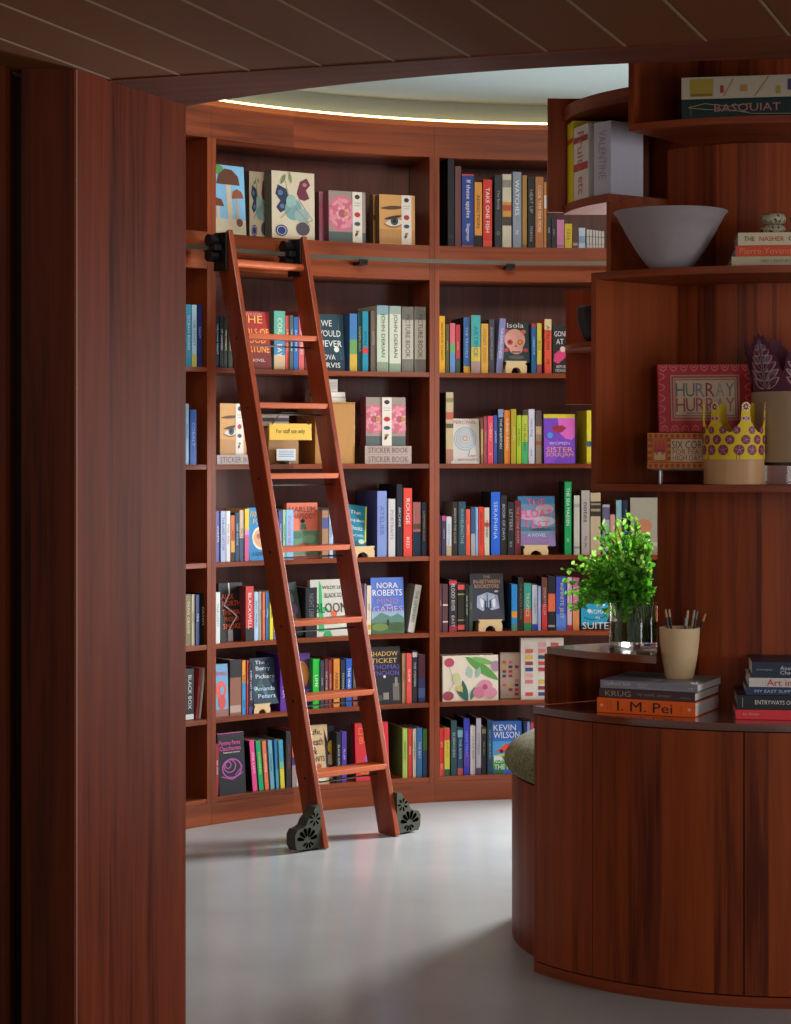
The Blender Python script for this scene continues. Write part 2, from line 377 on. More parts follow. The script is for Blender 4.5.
# the panelled jamb on the left
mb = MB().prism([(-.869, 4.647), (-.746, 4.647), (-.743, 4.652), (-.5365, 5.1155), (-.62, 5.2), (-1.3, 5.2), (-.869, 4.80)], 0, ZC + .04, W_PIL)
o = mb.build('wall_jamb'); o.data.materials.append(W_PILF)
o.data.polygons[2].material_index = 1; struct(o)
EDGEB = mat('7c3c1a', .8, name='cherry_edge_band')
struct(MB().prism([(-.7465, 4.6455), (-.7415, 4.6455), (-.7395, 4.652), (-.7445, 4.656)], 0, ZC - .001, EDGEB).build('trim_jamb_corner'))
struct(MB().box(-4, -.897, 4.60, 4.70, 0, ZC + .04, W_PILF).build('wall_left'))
struct(MB().box(-.93, -.86, 4.78, 4.9, 0, ZC + .04, mat('2a100a', .6)).build('wall_recess'))

# ------------------------------------------------------------------ the curved bookcases
def ang_of(x, r=BR):
    p = ray(x, BX, BY, r); return math.degrees(math.atan2(p.x - BX, p.y - BY))
aL, aR = ang_of(211.5), ang_of(434.5); AW = aR - aL
ROWZ = {1: 2.352, 2: 1.816, 3: 1.430, 4: 1.040, 5: .716, 6: .421, 7: .106}
D = .29
def bookcase(a0, a1, label, shadow_all=True):
    mid = (a0 + a1) / 2
    t = thing('curved_bookcase', label, 'bookcase', far(mid, BR, 0), (0, 0, 0), 'curved cherry bookcases round the room')
    ua = math.degrees(.021 / BR); s = .0105 / BR * 57.3
    def part(name, mb, **k): o = mb.build(name, None, smooth=25, **k); child_world(o, t); return o
    for a in (a0 + ua / 2 + .012, a1 - ua / 2 - .012):
        part('upright', radial(MB(), far, a, BR - .001, BR + D + .01, .086, 2.726, .021, W_CASE_V))
    b0, b1 = a0 + ua + .02, a1 - ua - .02
    part('back_panel', ring(MB(), far, BR + D, BR + D + .012, b0, b1, .086, 2.726, W_CASE_B))
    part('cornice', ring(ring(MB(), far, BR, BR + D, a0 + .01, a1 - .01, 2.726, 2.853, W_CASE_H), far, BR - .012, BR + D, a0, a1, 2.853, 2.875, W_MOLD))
    part('plinth', ring(MB(), far, BR + .0, BR + .02, a0 + .01, a1 - .01, 0, .086, W_CASE_H))
    part('rail_board', ring(MB(), far, BR + .0, BR + .02, b0, b1, 2.206, 2.352, W_CASE_H))
    for r, z in ROWZ.items():
        part('shelf', ring(MB(), far, BR + (.0201 if r == 1 else .001), BR + D - .0005, b0, b1, z - (.146 if r == 1 else .019), z, W_CASE_H))
    return t
bookcase(aL - AW, aL, 'narrow visible end of the curved cherry bookcase beside the panelled wall')
bookcase(aL, aR, 'curved cherry bookcase section standing behind the ladder')
bookcase(aR, aR + AW, 'curved cherry bookcase section right of the ladder, partly behind the island')
# warm strip hidden on top of the cornice
em = bpy.data.materials.new('warm_strip_light'); em.use_nodes = True; eb = em.node_tree.nodes['Principled BSDF']
eb.inputs['Emission Color'].default_value = (1.0, .72, .30, 1); eb.inputs['Emission Strength'].default_value = 5.5
o = ring(MB(), far, BR + .012, BR + .030, aL - AW, aR + AW, 2.8755, 2.888, em).build('cove_light')
o['label'] = 'warm yellow strip light glowing along the top of the cornice'; o['category'] = 'strip light'
mb = ring(MB(), far, BR + .055, BR + .075, aL - AW, aR + AW, 2.8755, Z_TOP - .0005, PLASTER); struct(mb.build('wall_cove', smooth=30))
# ladder rail
STEEL = mat('6f6c62', .35, .9, name='brushed_steel'); BLACK = mat('16171a', .45, .3, name='black_iron'); BRONZE = mat('2c2c26', .4, .5, name='dark_bronze')
t = thing('ladder_rail', 'steel library rail running along the bookcases below the top shelf', 'rail', far(aL, BR - .05, 2.27))
o = ring(MB(), far, BR - .060, BR - .052, aL - AW, aR + AW, 2.272, 2.289, STEEL, 1).build('rail_bar', None, smooth=30); child_world(o, t)
for x in (120, 362, 510, 640):
    a = ang_of(x, BR - .05); p = far(a, BR - .052); q = far(a, BR + .001)
    mb = MB(); radial(mb, far, a, BR - .068, BR - .0005, 2.254, 2.268, .036, BLACK); radial(mb, far, a, BR - .068, BR - .0605, 2.262, 2.276, .036, BLACK)
    child_world(mb.build('rail_bracket'), t)

# ------------------------------------------------------------------ books on the curved shelves
ORD = ['first', 'second', 'third', 'fourth', 'fifth', 'sixth', 'seventh', 'eighth', 'ninth', 'tenth', 'eleventh', 'twelfth', 'thirteenth', 'fourteenth', 'fifteenth', 'sixteenth', 'seventeenth', 'eighteenth', 'nineteenth', 'twentieth', 'twenty-first', 'twenty-second', 'twenty-third', 'twenty-fourth', 'twenty-fifth', 'twenty-sixth', 'twenty-seventh']
ROWN = {1: 'top shelf', 2: 'second shelf', 3: 'third shelf', 4: 'fourth shelf', 5: 'fifth shelf', 6: 'sixth shelf', 7: 'bottom shelf'}
BAYN = {0: 'narrow left bookcase', 1: 'ladder bookcase', 2: 'right bookcase'}
def frame(x0, x1, r):
    p0, p1 = ray(x0, BX, BY, r), ray(x1, BX, BY, r); m = (p0 + p1) / 2; d = p1 - p0
    return m, d.length, math.atan2(d.y, d.x), p0, p1
def S(x0, x1, top, col, look, text='', tc='eee', bands=(), lean=0, hard=True, depth=None, set_=0, bot=None, side=None, turn=0, name='book'):
    return dict(k='S', turn=turn, x0=x0, x1=x1, top=top, col=col, look=look, text=text, tc=tc, bands=bands, lean=lean, hard=hard, depth=depth, set_=set_, bot=bot, side=side, name=name)
def Fr(x0, x1, top, col, look, items, th=.028, tilt=7, bot=None, stand=None, spine=None, set_=.0, lean=0, name='book'):
    return dict(k='F', x0=x0, x1=x1, top=top, col=col, look=look, items=items, th=th, tilt=tilt, bot=bot, stand=stand, spine=spine, set_=set_, lean=lean, name=name)
def row(bay, r, ox, oy, sc_, items):
    zb = ROWZ[r]; count = 0; grp = 'books on the %s of the %s' % (ROWN[r], BAYN[bay]); prev = None
    for it in items:
        count += 1
        X0, X1 = ox + it['x0'] / sc_, ox + it['x1'] / sc_; yt = oy + it['top'] / sc_
        r0 = BR + .016 + it['set_'] + random.uniform(0, .006)
        m, w, ang, p0, p1 = frame(X0, X1, r0)
        where = '%s from left on %s of %s' % (ORD[count - 1], ROWN[r], BAYN[bay])
        z0 = zb + .0004
        if it['bot'] is not None: z0 = EYE - (oy + it['bot'] / sc_ - HY) * m.y / F
        ztop = EYE - (yt - HY) * m.y / F; h = ztop - z0
        if it['k'] == 'S':
            w -= .0012; ang += R_(it['turn'])
            d = it['depth'] or (.155 if h < .24 else .19)
            t = thing(it['name'], '%s, %s' % (it['look'], where), 'book', (m.x, m.y, z0), (0, 0, ang), grp)
            if it['lean']:
                L = R_(it['lean']); t.rotation_mode = 'XYZ'
                mt = Matrix.Rotation(ang, 4, 'Z') @ Matrix.Rotation(L, 4, 'Y'); t.rotation_euler = mt.to_euler(); h /= math.cos(L)
                t.location.z = z0 + abs(math.sin(L)) * w / 2
            book_spine(t, w, h, d, it['col'], it['text'], it['tc'], it['bands'], it['hard'], it['side'])
        else:
            tl = R_(it['tilt']); lab = '%s, %s' % (it['look'], where)
            zz = z0
            if it['stand']:
                st = it['stand']; a0, a1 = ox + st[0] / sc_, ox + st[1] / sc_; sm, sw, sa, _, _ = frame(a0, a1, BR + .012)
                hh = EYE - (oy + st[2] / sc_ - HY) * sm.y / F - zb
                s = thing('book_stand', 'small pale wooden arched stand under the %s' % it['look'], 'book stand', (sm.x, sm.y, zb + .0004), (0, 0, sa), 'pale wooden book stands')
                stand_mesh(s, sw, max(hh - .012, .02), .07); zz = zb + hh - .005; set_extra = .012
                r1 = BR + .022; m, w, ang, p0, p1 = frame(X0, X1, r1)
                ztop = EYE - (yt - HY) * m.y / F; h = ztop - zz
            h = h / math.cos(tl)
            t = thing(it['name'], lab, 'book', (m.x, m.y, zz), (0, 0, 0), grp)
            mt = Matrix.Rotation(ang, 4, 'Z') @ Matrix.Rotation(R_(it['lean']), 4, 'Y') @ Matrix.Rotation(-tl, 4, 'X'); t.rotation_euler = mt.to_euler()
            t.location.z += 0.0002 + (abs(math.sin(R_(it['lean']))) * w / 2)
            book_front(t, w, h, it['th'], it['col'], it['items'], it['spine'])
T = lambda cx, cy, w, h, s, c: ('t', cx, cy, w, h, s, c)
mush = [('r', 0, 0, 1, .22, 'c4bfa4'), ('e', .2, .93, .16, .07, '4f8f4a'), ('p', [(.45, .12), (.62, .1), (.56, .72), (.42, .72)], 'c9b79a'), ('p', [(.7, .14), (.8, .14), (.78, .52), (.72, .52)], 'b7a084'), ('p', [(.1, .1), (.22, .1), (.2, .4), (.12, .4)], 'c9b79a'),
        ('p', [(.12, .72), (.85, .72), (.8, .85), (.62, .94), (.4, .95), (.2, .86)], '5e3422'), ('p', [(.58, .52), (.96, .54), (.9, .63), (.75, .67), (.62, .62)], '8a4c2c'), ('p', [(.0, .4), (.34, .4), (.26, .5), (.1, .52)], '6b3a22'), ('e', .8, .18, .1, .06, '7a4638')]
def butterfly(s=1): return [('p', [(.4, .6), (.34, .74), (.14, .8), (.08, .66), (.2, .56), (.1, .46), (.2, .38), (.34, .44)], '26324c'), ('e', .2, .68, .06, .04, '54708c'), ('e', .24, .48, .05, .035, '54708c'), ('p', [(.58, .68), (.66, .86), (.82, .92), (.9, .82), (.8, .74), (.88, .62), (.76, .58), (.64, .6)], '6a2c3c'), ('e', .77, .82, .05, .03, 'b0706c'), ('l', [(.4, .62), (.3, .9)], .002, '5a5a44'), ('l', [(.62, .6), (.95, .3), (.7, .24)], .003, '6f7f70'), ('e', .5, .44, .2, .16, '6f9a9c'), ('e', .45, .56, .12, .1, '8cb0a8'), ('e', .7, .36, .18, .1, '8fa4a0'), ('e', .72, .16, .16, .1, '4a4450'), ('leaf', .2, .8, 60, .25, .08, '6f7f5a'), ('leaf', .45, .82, 100, .25, .07, '7d8a60'), ('l', [(.2, .3), (.5, .5), (.8, .3), (.9, .2)], .003, '77806a'), ('e', .22, .12, .14, .085, '232f63'), ('o', .22, .12, .11, .066, .15, 'b8b4d0')]
def rose(cx=.36, cy=.56, s=1.0):
    o = [('r', 0, 0, 1, .2, '55605e')]
    for i, (rx, c) in enumerate(((.42, 'c97486'), (.34, 'de93a0'), (.26, 'c9707f'), (.18, 'e3a2ac'), (.1, 'b0566a'))): o.append(('e', cx + .015 * (i % 2), cy, rx * s, rx * s * .85, c))
    for k in range(7): a = R_(k * 51); o.append(('leaf', cx + .1 * s * math.cos(a), cy + .09 * s * math.sin(a), math.degrees(a), .3 * s, .12, ('d98a98', 'c2687a')[k % 2]))
    o += [('e', cx + .1, cy, .06, .05, 'b98a4c')]; return o
def strip(x0, x1):
    c = (x0 + x1) / 2; return [('r', x0, 0, x1, 1, 'ded6c8'), ('e', c, .9, .07, .045, '3a3436'), ('l', [(c - .09, .78), (c + .09, .78)], .0015, '55504c'), ('l', [(c - .07, .73), (c + .07, .73)], .0015, '55504c'), ('e', c, .55, .08, .05, 'b0303c'), ('e', c, .37, .08, .04, '3d4a6a'), ('leaf', c - .06, .12, 60, .14, .07, '44413c'), ('e', c, .22, .05, .025, 'a07848')]
eye = [('r', 0, .02, 1, .3, 'b98850'), ('leaf', .02, .72, 4, .7, .1, '5c3c26'), ('leaf', .12, .4, 8, .6, .26, '8a6038'), ('leaf', .15, .42, 6, .54, .2, 'd8cfc0'), ('e', .42, .47, .11, .085, '3c4a50'), ('e', .42, .47, .05, .04, '101010'), ('leaf', .12, .5, 12, .58, .08, '40281a')]
A = (180, 140, 3.042)
row(1, 1, 180, 140, 3.042, [
 Fr(104, 202, 76, '7db4d8', 'blue book with brown mushrooms on cover', mush, .03, 4),
 Fr(212, 274, 97, 'c4b79a', 'beige butterfly book half hidden behind another', butterfly(), .05, 1, spine='5b5a4c', set_=.075),
 Fr(280, 410, 97, 'cdc1a6', 'beige butterfly book before its twin', butterfly(), .06, 1, spine='5b5a4c'),
 Fr(424, 446, 157, 'b9788a', 'pink rose book peeping out behind', [('r', 0, .3, 1, .8, 'c46a7c')], .04, 1, spine='6a4c50', set_=.07),
 Fr(453, 565, 156, '9a8c82', 'pink rose book with white label band', rose() + strip(.64, .9), .05, 1, spine='8a4a58'),
 Fr(588, 604, 166, 'b98850', 'tan eye book peeping out behind', [('r', 0, .5, 1, .6, '5c3c26')], .04, 1, spine='6a5038', set_=.07),
 Fr(607, 715, 167, 'cf9c5c', 'tan eye book with white label band', eye + strip(.62, .9), .05, 1, spine='7a5c40')])
row(1, 2, 180, 290, 3.042, [
 S(108, 120, 78, '14243c', 'black paperback with pale blue lettering', 'THE LONG NIGHT', 'a8d0ea'), S(121, 133, 80, '1a1f22', 'black paperback with white lettering', 'OF WINTERS', 'ddd'),
 S(134, 145, 84, '22261f', 'black paperback with cream lettering', 'THE HARBOR', 'e6dcb8'), S(147, 160, 82, '26301e', 'dark green paperback with cream lettering', 'THE VALLEY', 'e6dcb8'),
 Fr(182, 279, 64, 'a5302c', 'red novel facing out with gold title', [('r', 0, 0, 1, .3, '7a2420'), ('e', .8, .6, .2, .12, 'c24a34'), T(.42, .86, .7, .13, 'THE', 'e8b45a'), T(.5, .64, .9, .12, 'GIRLS OF', 'e8b45a'), T(.5, .5, .7, .1, 'GOOD', 'e8b45a'), T(.5, .35, .9, .13, 'FORTUNE', 'e8b45a'), T(.5, .95, .5, .05, 'WILSON', 'd9a0a0'), T(.5, .15, .7, .05, 'A NOVEL', 'e0d0c0')], .03, 5),
 S(286, 320, 64, '5fae9c', 'thick teal and cream book', 'CORAL BAY', 'e9e4c8', [(0, .25, 'd4b48c'), (.25, .5, '3f86b8')], side='6a8c80'), S(321, 333, 78, 'e2594e', 'coral red book with pale lettering', 'SUMMER FIRES', 'f2d8d0'),
 S(334, 345, 77, '4b6a66', 'slim grey green book', 'THE ORCHARD', 'f0f0e0'), S(346, 360, 82, '2f6fb8', 'bright blue book', 'BLUE HOUR', 'dde8f4'), S(361, 378, 64, 'dd6a68', 'salmon pink book', 'HOMECOMING', 'f6e0d8'), S(380, 392, 100, '7d2f30', 'dark red paperback beside ladder', 'EMBER', 'e0b0a0'),
 Fr(408, 502, 73, '23404c', 'dark teal novel facing out, white title', [('r', 0, 0, 1, .2, '1a3038'), ('e', .75, .38, .08, .05, 'd8dcd0'), ('l', [(.2, .2), (.3, .6), (.25, .9)], .003, '3c6470'), ('l', [(.9, .2), (.8, .6), (.88, .95)], .003, '3c6470'), T(.45, .84, .35, .11, 'WE', 'e4e8e4'), T(.5, .66, .8, .11, 'WOULD', 'e4e8e4'), T(.55, .48, .75, .11, 'NEVER', 'e4e8e4'), T(.45, .24, .5, .09, 'TOVA', 'dfe4e0'), T(.5, .1, .7, .09, 'MIRVIS', 'dfe4e0')], .03, 5),
 S(516, 539, 72, '3d77b0', 'blue and yellow landscape spine book', '', 'eee', [(0, .3, 'c9a93c'), (.3, .55, '6a9a58')]), S(541, 554, 68, '12484c', 'dark teal book with yellow lettering', 'GOLDEN HOUR', 'd8d04c'), S(555, 573, 65, '1c8aa4', 'turquoise blue book with red title', 'ATLAS', '203848', [(.3, .4, 'c23c3c')]),
 S(580, 596, 63, '6b5a50', 'dull brown grey book', 'NOTES', 'b8a898'),
 S(599, 634, 47, 'c3cfb8', 'pale green floral spine book', 'JOHN DERIAN', '3c5c48', [(0, .15, '8c9c84'), (.86, 1, '7fa0a8')], depth=.22), S(637, 672, 49, 'cfd3c0', 'white and green floral spine book', 'JOHN DERIAN', '3c5c48', [(0, .13, '8ca48c'), (.88, 1, '98a8a0')], depth=.22),
 S(676, 710, 51, 'b9b4a6', 'grey patterned spine book', 'PICTURE BOOK', '4a4640', [(0, .2, '77736a'), (.8, 1, '6c6860')], depth=.22), S(714, 748, 51, 'bdb8aa', 'grey patterned spine book, rightmost of set', 'PICTURE BOOK', '4a4640', [(0, .2, '77736a'), (.8, 1, '6c6860')], depth=.22)])
row(1, 4, 180, 470, 3.042, [
 S(108, 122, 125, '5d5a9c', 'lavender paperback', 'VIOLETS', 'ddd'), S(124, 139, 125, 'a9b8d6', 'pale blue paperback', 'THE LAST LETTER', '3c4a78'), S(141, 153, 125, 'dcdad6', 'white paperback', 'SMALL RAIN', '9a4a4c'), S(155, 167, 138, 'd0682c', 'orange paperback with black foot', 'GIANT', '201810', [(0, .2, '1c1c1c'), (.2, .45, 'd8a03c')]), S(168, 180, 130, '1d3c58', 'navy paperback', 'DEEP WATER', 'a8c4d8'),
 S(181, 195, 122, 'c9b49a', 'beige book with navy foot', 'SALT', '4c3c30', [(0, .45, '33466c')]), S(197, 210, 118, 'e2c428', 'yellow book with pink foot', '', 'eee', [(0, .5, 'd4548c'), (.5, .6, 'd88ac0')]),
 Fr(212, 272, 115, '2585c0', 'bright blue cookbook facing out', [('e', .6, .42, .42, .22, 'e8d9bc'), ('e', .6, .42, .34, .17, 'd4a07c'), ('e', .5, .46, .1, .05, 'b0604c'), ('e', .75, .38, .1, .05, '9a7048'), T(.55, .88, .9, .12, 'VANTAGE', 'dcb870'), T(.6, .74, .7, .1, 'POINT', 'dcb870'), T(.5, .12, .7, .08, 'A NOVEL', '1c2c50')], .025, 5),
 S(300, 312, 122, '4a4f8c', 'indigo paperback between ladder rails', 'MIDNIGHT', 'd0c8e8'), S(313, 322, 121, '9ccf9c', 'mint green paperback', 'GREENHOUSE', '2c6040'), S(323, 345, 121, '8cc0ea', 'light blue paperback with pink lettering', 'STARLING DAYS', 'd45c90'),
 Fr(330, 423, 100, 'e0775a', 'coral novel with green figures facing out', [('r', .0, .05, 1, .5, '5f8a6c'), ('e', .3, .42, .16, .07, '47705a'), ('e', .7, .35, .2, .08, '7aa07c'), ('e', .5, .22, .2, .06, '8c4c3c'), ('e', .8, .15, .12, .05, '3a6450'), ('p', [(.4, .52), (.62, .52), (.58, .62), (.46, .63)], '3f7a66'), ('e', .5, .67, .07, .035, '2a1a18'), ('r', 0, 0, 1, .06, 'c9644a'), T(.5, .88, .86, .1, 'HARLEM', '7c3c38'), T(.5, .76, .86, .1, 'RHAPSODY', '7c3c38')], .03, 4, spine='b85a40', set_=.03),
 S(432, 452, 123, 'a8805c', 'tan book with blue label', '', 'eee', [(.62, .85, '4c5a8c')], side='a8805c'), S(454, 466, 116, 'a9c4e4', 'pale blue book beside ladder rail', 'CLOUDS', '3c5078'), S(468, 479, 135, '3a3230', 'dark brown paperback', 'ROOTS', 'b0a090'),
 Fr(500, 566, 112, '147a94', 'teal novel with yellow edge on stand', [('l', [(.97, 0), (.97, 1)], .008, 'c6cc38'), ('r', 0, 0, 1, .12, '10586c'), T(.48, .82, .5, .09, 'That', 'dfe8e4'), T(.5, .62, .75, .1, 'Thing about', 'dfe8e4'), T(.5, .44, .6, .11, 'Ghosts', 'dfe8e4'), T(.52, .26, .75, .06, 'A NOVEL', 'dfe8e4'), ('e', .78, .12, .14, .06, 'b8d0b8')], .022, 14, stand=(520, 592, 232), lean=8),
 S(600, 629, 64, '7d92cc', 'tall periwinkle blue art book', 'ATELIER', '5a6aa8', depth=.24, side='4a5a9c'), S(634, 655, 88, 'cac8cc', 'white grey book', 'PORTRAITS', '7a7a80'), S(659, 677, 44, '121a26', 'tallest black book', 'ARCHIVE', 'c8c8c8', depth=.22), S(680, 706, 55, 'e04438', 'tall bright red book', 'ROUGE/RED', 'f2dcd4', depth=.22), S(709, 732, 98, 'c8807c', 'pink book with navy foot', '', 'eee', [(0, .45, '23405c'), (.5, .6, '7c5c50')]), S(735, 750, 98, '182c44', 'navy paperback with gold lettering', 'LANTERN GOLD', 'd0b45c')])
row(1, 5, 180, 560, 3.042, [
 S(108, 122, 98, 'cfd6d4', 'white paperback', 'PALE LIGHT', '3c8c78'),
 Fr(124, 196, 70, '17181b', 'black thriller, orange title, white smoke', [('l', [(.42, 1), (.44, .82), (.2, .62), (.55, .5), (.72, .42), (.45, .26), (.36, .18)], .006, 'd9d9dc'), ('r', .32, 0, .52, .2, 'c4c4c8'), T(.35, .77, .5, .09, 'ALEX', 'e0602c'), T(.5, .65, .75, .09, 'NORTH', 'e0602c'), T(.55, .5, .88, .09, 'THE MAN', 'e0602c'), T(.5, .38, .6, .08, 'MADE OF', 'e0602c'), T(.5, .26, .75, .09, 'SMOKE', 'e0602c')], .03, 4, set_=.03),
 S(200, 224, 80, 'c43a36', 'thick red book with black foot', 'BLACKWELL', 'f0d8d0', [(0, .24, '181818')], side='6c2c2c'), S(226, 239, 97, 'a9c8e2', 'pale blue paperback', 'SMALL WORLD', '3c5478'), S(241, 250, 97, 'b7ac94', 'slim cream paperback', 'ESSAYS', '6c4c3c'), S(251, 259, 98, 'd8643c', 'orange red paperback', 'FIESTA', 'f4e0c0'), S(261, 271, 97, '2470a4', 'deep blue paperback', 'CANAL', 'dde8f0'), S(273, 283, 97, 'dcd22c', 'bright yellow paperback', 'LEMON', '30301c'), S(285, 297, 96, 'b5b09a', 'pale striped paperback against ladder', '', 'eee', [(0, .15, '5a6ab0'), (.15, .4, 'e08c50'), (.4, .6, 'd8d4a0')]),
 Fr(330, 378, 72, '3a4446', 'dark flowery paperback leaning between ladder rails', [('e', .4, .7, .3, .12, '6a7a74'), ('e', .6, .5, .25, .1, '7c5a80'), ('e', .4, .35, .3, .1, '8c7450'), ('e', .6, .2, .3, .1, '5a3c4c'), ('leaf', .2, .5, 50, .6, .2, '4c6c58')], .02, 8, lean=-6, set_=.02),
 S(382, 417, 84, '16161a', 'thick black book', 'NIGHT LIBRARY', '6c6c74', depth=.2),
 Fr(402, 513, 60, 'c9c9bc', 'pale novel with bright green trees', [('p', [(.18, .08), (.34, .08), (.3, .9), (.24, .98)], '22b060'), ('p', [(.06, .45), (.5, .45), (.4, .52), (.14, .52)], '22b060'), ('p', [(.0, .2), (.6, .22), (.5, .3), (.1, .3)], '2aa05c'), ('p', [(.3, .0), (.55, .0), (.5, .1), (.36, .1)], '22a85c'), ('e', .62, .4, .09, .055, 'e06038'), T(.62, .86, .6, .06, 'WILDE LEA', '3a3c38'), T(.68, .72, .6, .08, 'BLACK SOUL', '2a2c28'), T(.55, .5, .86, .17, 'BLOOM', '24302a'), T(.55, .28, .8, .1, 'A NOVEL', '24302a')], .03, 5, spine='9a988c', set_=.0),
 S(561, 566, 72, '8c7ca0', 'thin mauve paperback', '', 'eee'), S(568, 582, 78, 'd9cdb2', 'cream paperback with black marks', 'LOT', '30302c', [(.1, .2, 'c0a03c')], side='a86c3c'),
 Fr(584, 683, 54, '5474c4', 'blue novel, hills below, white title', [('r', 0, 0, 1, .3, '4a6a44'), ('r', 0, .26, 1, .4, '8fb0c8'), ('p', [(0, .26), (.3, .38), (.6, .3), (.8, .36), (1, .28), (1, .2), (0, .2)], '5c8478'), ('e', .25, .12, .25, .07, '6f8a48'), ('e', .75, .12, .25, .08, '3f5c38'), ('e', .5, .2, .04, .06, '2c2c24'), ('r', .38, .5, .62, .52, 'a8b8e0'), T(.5, .86, .64, .1, 'NORA', 'eef0f4'), T(.5, .73, .9, .11, 'ROBERTS', 'eef0f4'), T(.5, .58, .66, .09, 'MIND', 'a884b8'), T(.5, .44, .9, .1, 'GAMES', 'c6a4c4')], .035, 4, spine='36488c', set_=.0),
 S(692, 712, 78, 'c6c8bc', 'grey white paperback leaning to the right', 'THE LISTENERS', '2c6c54', (), lean=10, side='8a8a80')])
row(1, 6, 180, 640, 3.042, [
 Fr(109, 148, 74, '6f9cc0', 'blue paperback with coral figure facing out', [('e', .45, .5, .4, .18, 'd85a48'), ('e', .5, .28, .3, .14, 'c4483c'), ('r', 0, 0, 1, .14, '8c5a50'), ('e', .5, .5, .15, .08, '6f9cc0'), T(.5, .82, .9, .08, 'WEDNESDAY', 'c43c3c')], .03, 2, set_=.0),
 S(152, 186, 60, '4a3432', 'thick brown book with black band', '', 'eee', [(0, .68, '8c5c48'), (.05, .18, 'b0968c'), (.68, 1, '20181c')], depth=.2), S(189, 201, 62, 'e09838', 'orange book with blue lower half', 'RUN/BLUE', '203050', [(0, .58, '2a8cc8')]), S(203, 209, 62, 'c43c38', 'slim red and white paperback', '', 'eee'), S(210, 222, 68, '24242f', 'black paperback with white lettering', 'EVERY LAST NAME', 'e4dce0', [(0, .14, '3a3c90')]),
 Fr(225, 300, 56, '22384a', 'dark blue leafy novel on stand', [('leaf', .1, .2, 60, .7, .15, '2f5a4c'), ('leaf', .6, .1, 110, .6, .14, '3a6a8c'), ('leaf', .9, .4, 120, .5, .12, '2c5040'), ('leaf', .3, .7, 30, .6, .12, '3c5a80'), ('e', .85, .5, .07, .05, '5c88c0'), ('e', .12, .35, .07, .05, '6a9ab8'), T(.4, .9, .4, .08, 'The', 'dfe8ea'), T(.5, .76, .75, .11, 'Berry', 'dfe8ea'), T(.55, .6, .75, .09, 'Pickers', 'dfe8ea'), T(.5, .34, .8, .09, 'Amanda', 'c4dce8'), T(.55, .18, .7, .09, 'Peters', 'c4dce8')], .02, 11, stand=(226, 275, 194)),
 S(305, 330, 44, '5a2c9c', 'thick purple book with white lettering', 'WE NEVER', 'e0d8f0', depth=.2),
 Fr(348, 401, 42, '5c3484', 'purple novel with orange moon facing out', [('e', .5, .62, .42, .24, 'e88c3c'), ('e', .5, .62, .3, .17, 'f0a858'), ('r', 0, 0, 1, .22, '2c3c8c'), T(.6, .3, .6, .08, 'NIGHT', 'c0a8e0')], .02, 5, set_=.02),
 S(404, 425, 58, '22b83c', 'vivid green paperback', 'LIME', 'e8f4d0'), S(427, 438, 62, '3c4048', 'slim charcoal paperback', 'NOIR', 'c0c0c0'), S(440, 451, 58, '5c2c34', 'maroon paperback', 'RUBY WOOD', 'e4c8c0'), S(452, 464, 60, '8c302c', 'brick red paperback', 'HUNTERS', 'e8b0a0'), S(467, 486, 57, 'd8862c', 'orange paperback', 'AMBER', '5c2c1c'), S(489, 503, 60, '1c2a44', 'very dark navy paperback', 'FATHOM', 'b8c4a0'), S(505, 523, 57, '2458b4', 'royal blue paperback', 'THE WAVE', 'e8ecf4'), S(526, 540, 60, '5c5448', 'grey brown paperback by ladder rail', 'DUST', 'c8a080', [(0, .3, '8c4c44')]),
 Fr(575, 673, 22, '24242a', 'black novel, gold and purple title, city', [('r', .45, .08, .62, .2, '8c8478'), ('r', .75, .06, .95, .36, '6c665c'), ('r', .82, .3, .9, .46, '8c8478'), ('r', .3, .06, .42, .16, '4c4840'), ('r', .1, .05, .24, .14, '3c3a38'), ('e', .5, .48, .04, .025, 'd8e0e4'), T(.5, .88, .85, .08, 'SHADOW', 'd8b060'), T(.5, .76, .8, .08, 'TICKET', 'd8b060'), T(.55, .65, .85, .08, 'THOMAS', '6a58b4'), T(.5, .54, .9, .08, 'PYNCHON', '6a58b4')], .04, 4, set_=.0),
 S(676, 687, 42, 'b08c68', 'tan paperback', 'PLAINS', '5c3c2c'), S(689, 705, 41, 'e2504a', 'coral red paperback', 'FLAME', 'f4d8c8'), S(707, 722, 33, '2a3038', 'black book with white lettering', 'THE WRITERS', 'd4dcd8', [(.88, .97, 'c8c8c4')]), S(725, 746, 44, '3a4278', 'indigo paperback with dark red top', '', 'eee', [(.5, 1, '5c2c40'), (.1, .3, '5a6aa0')])])
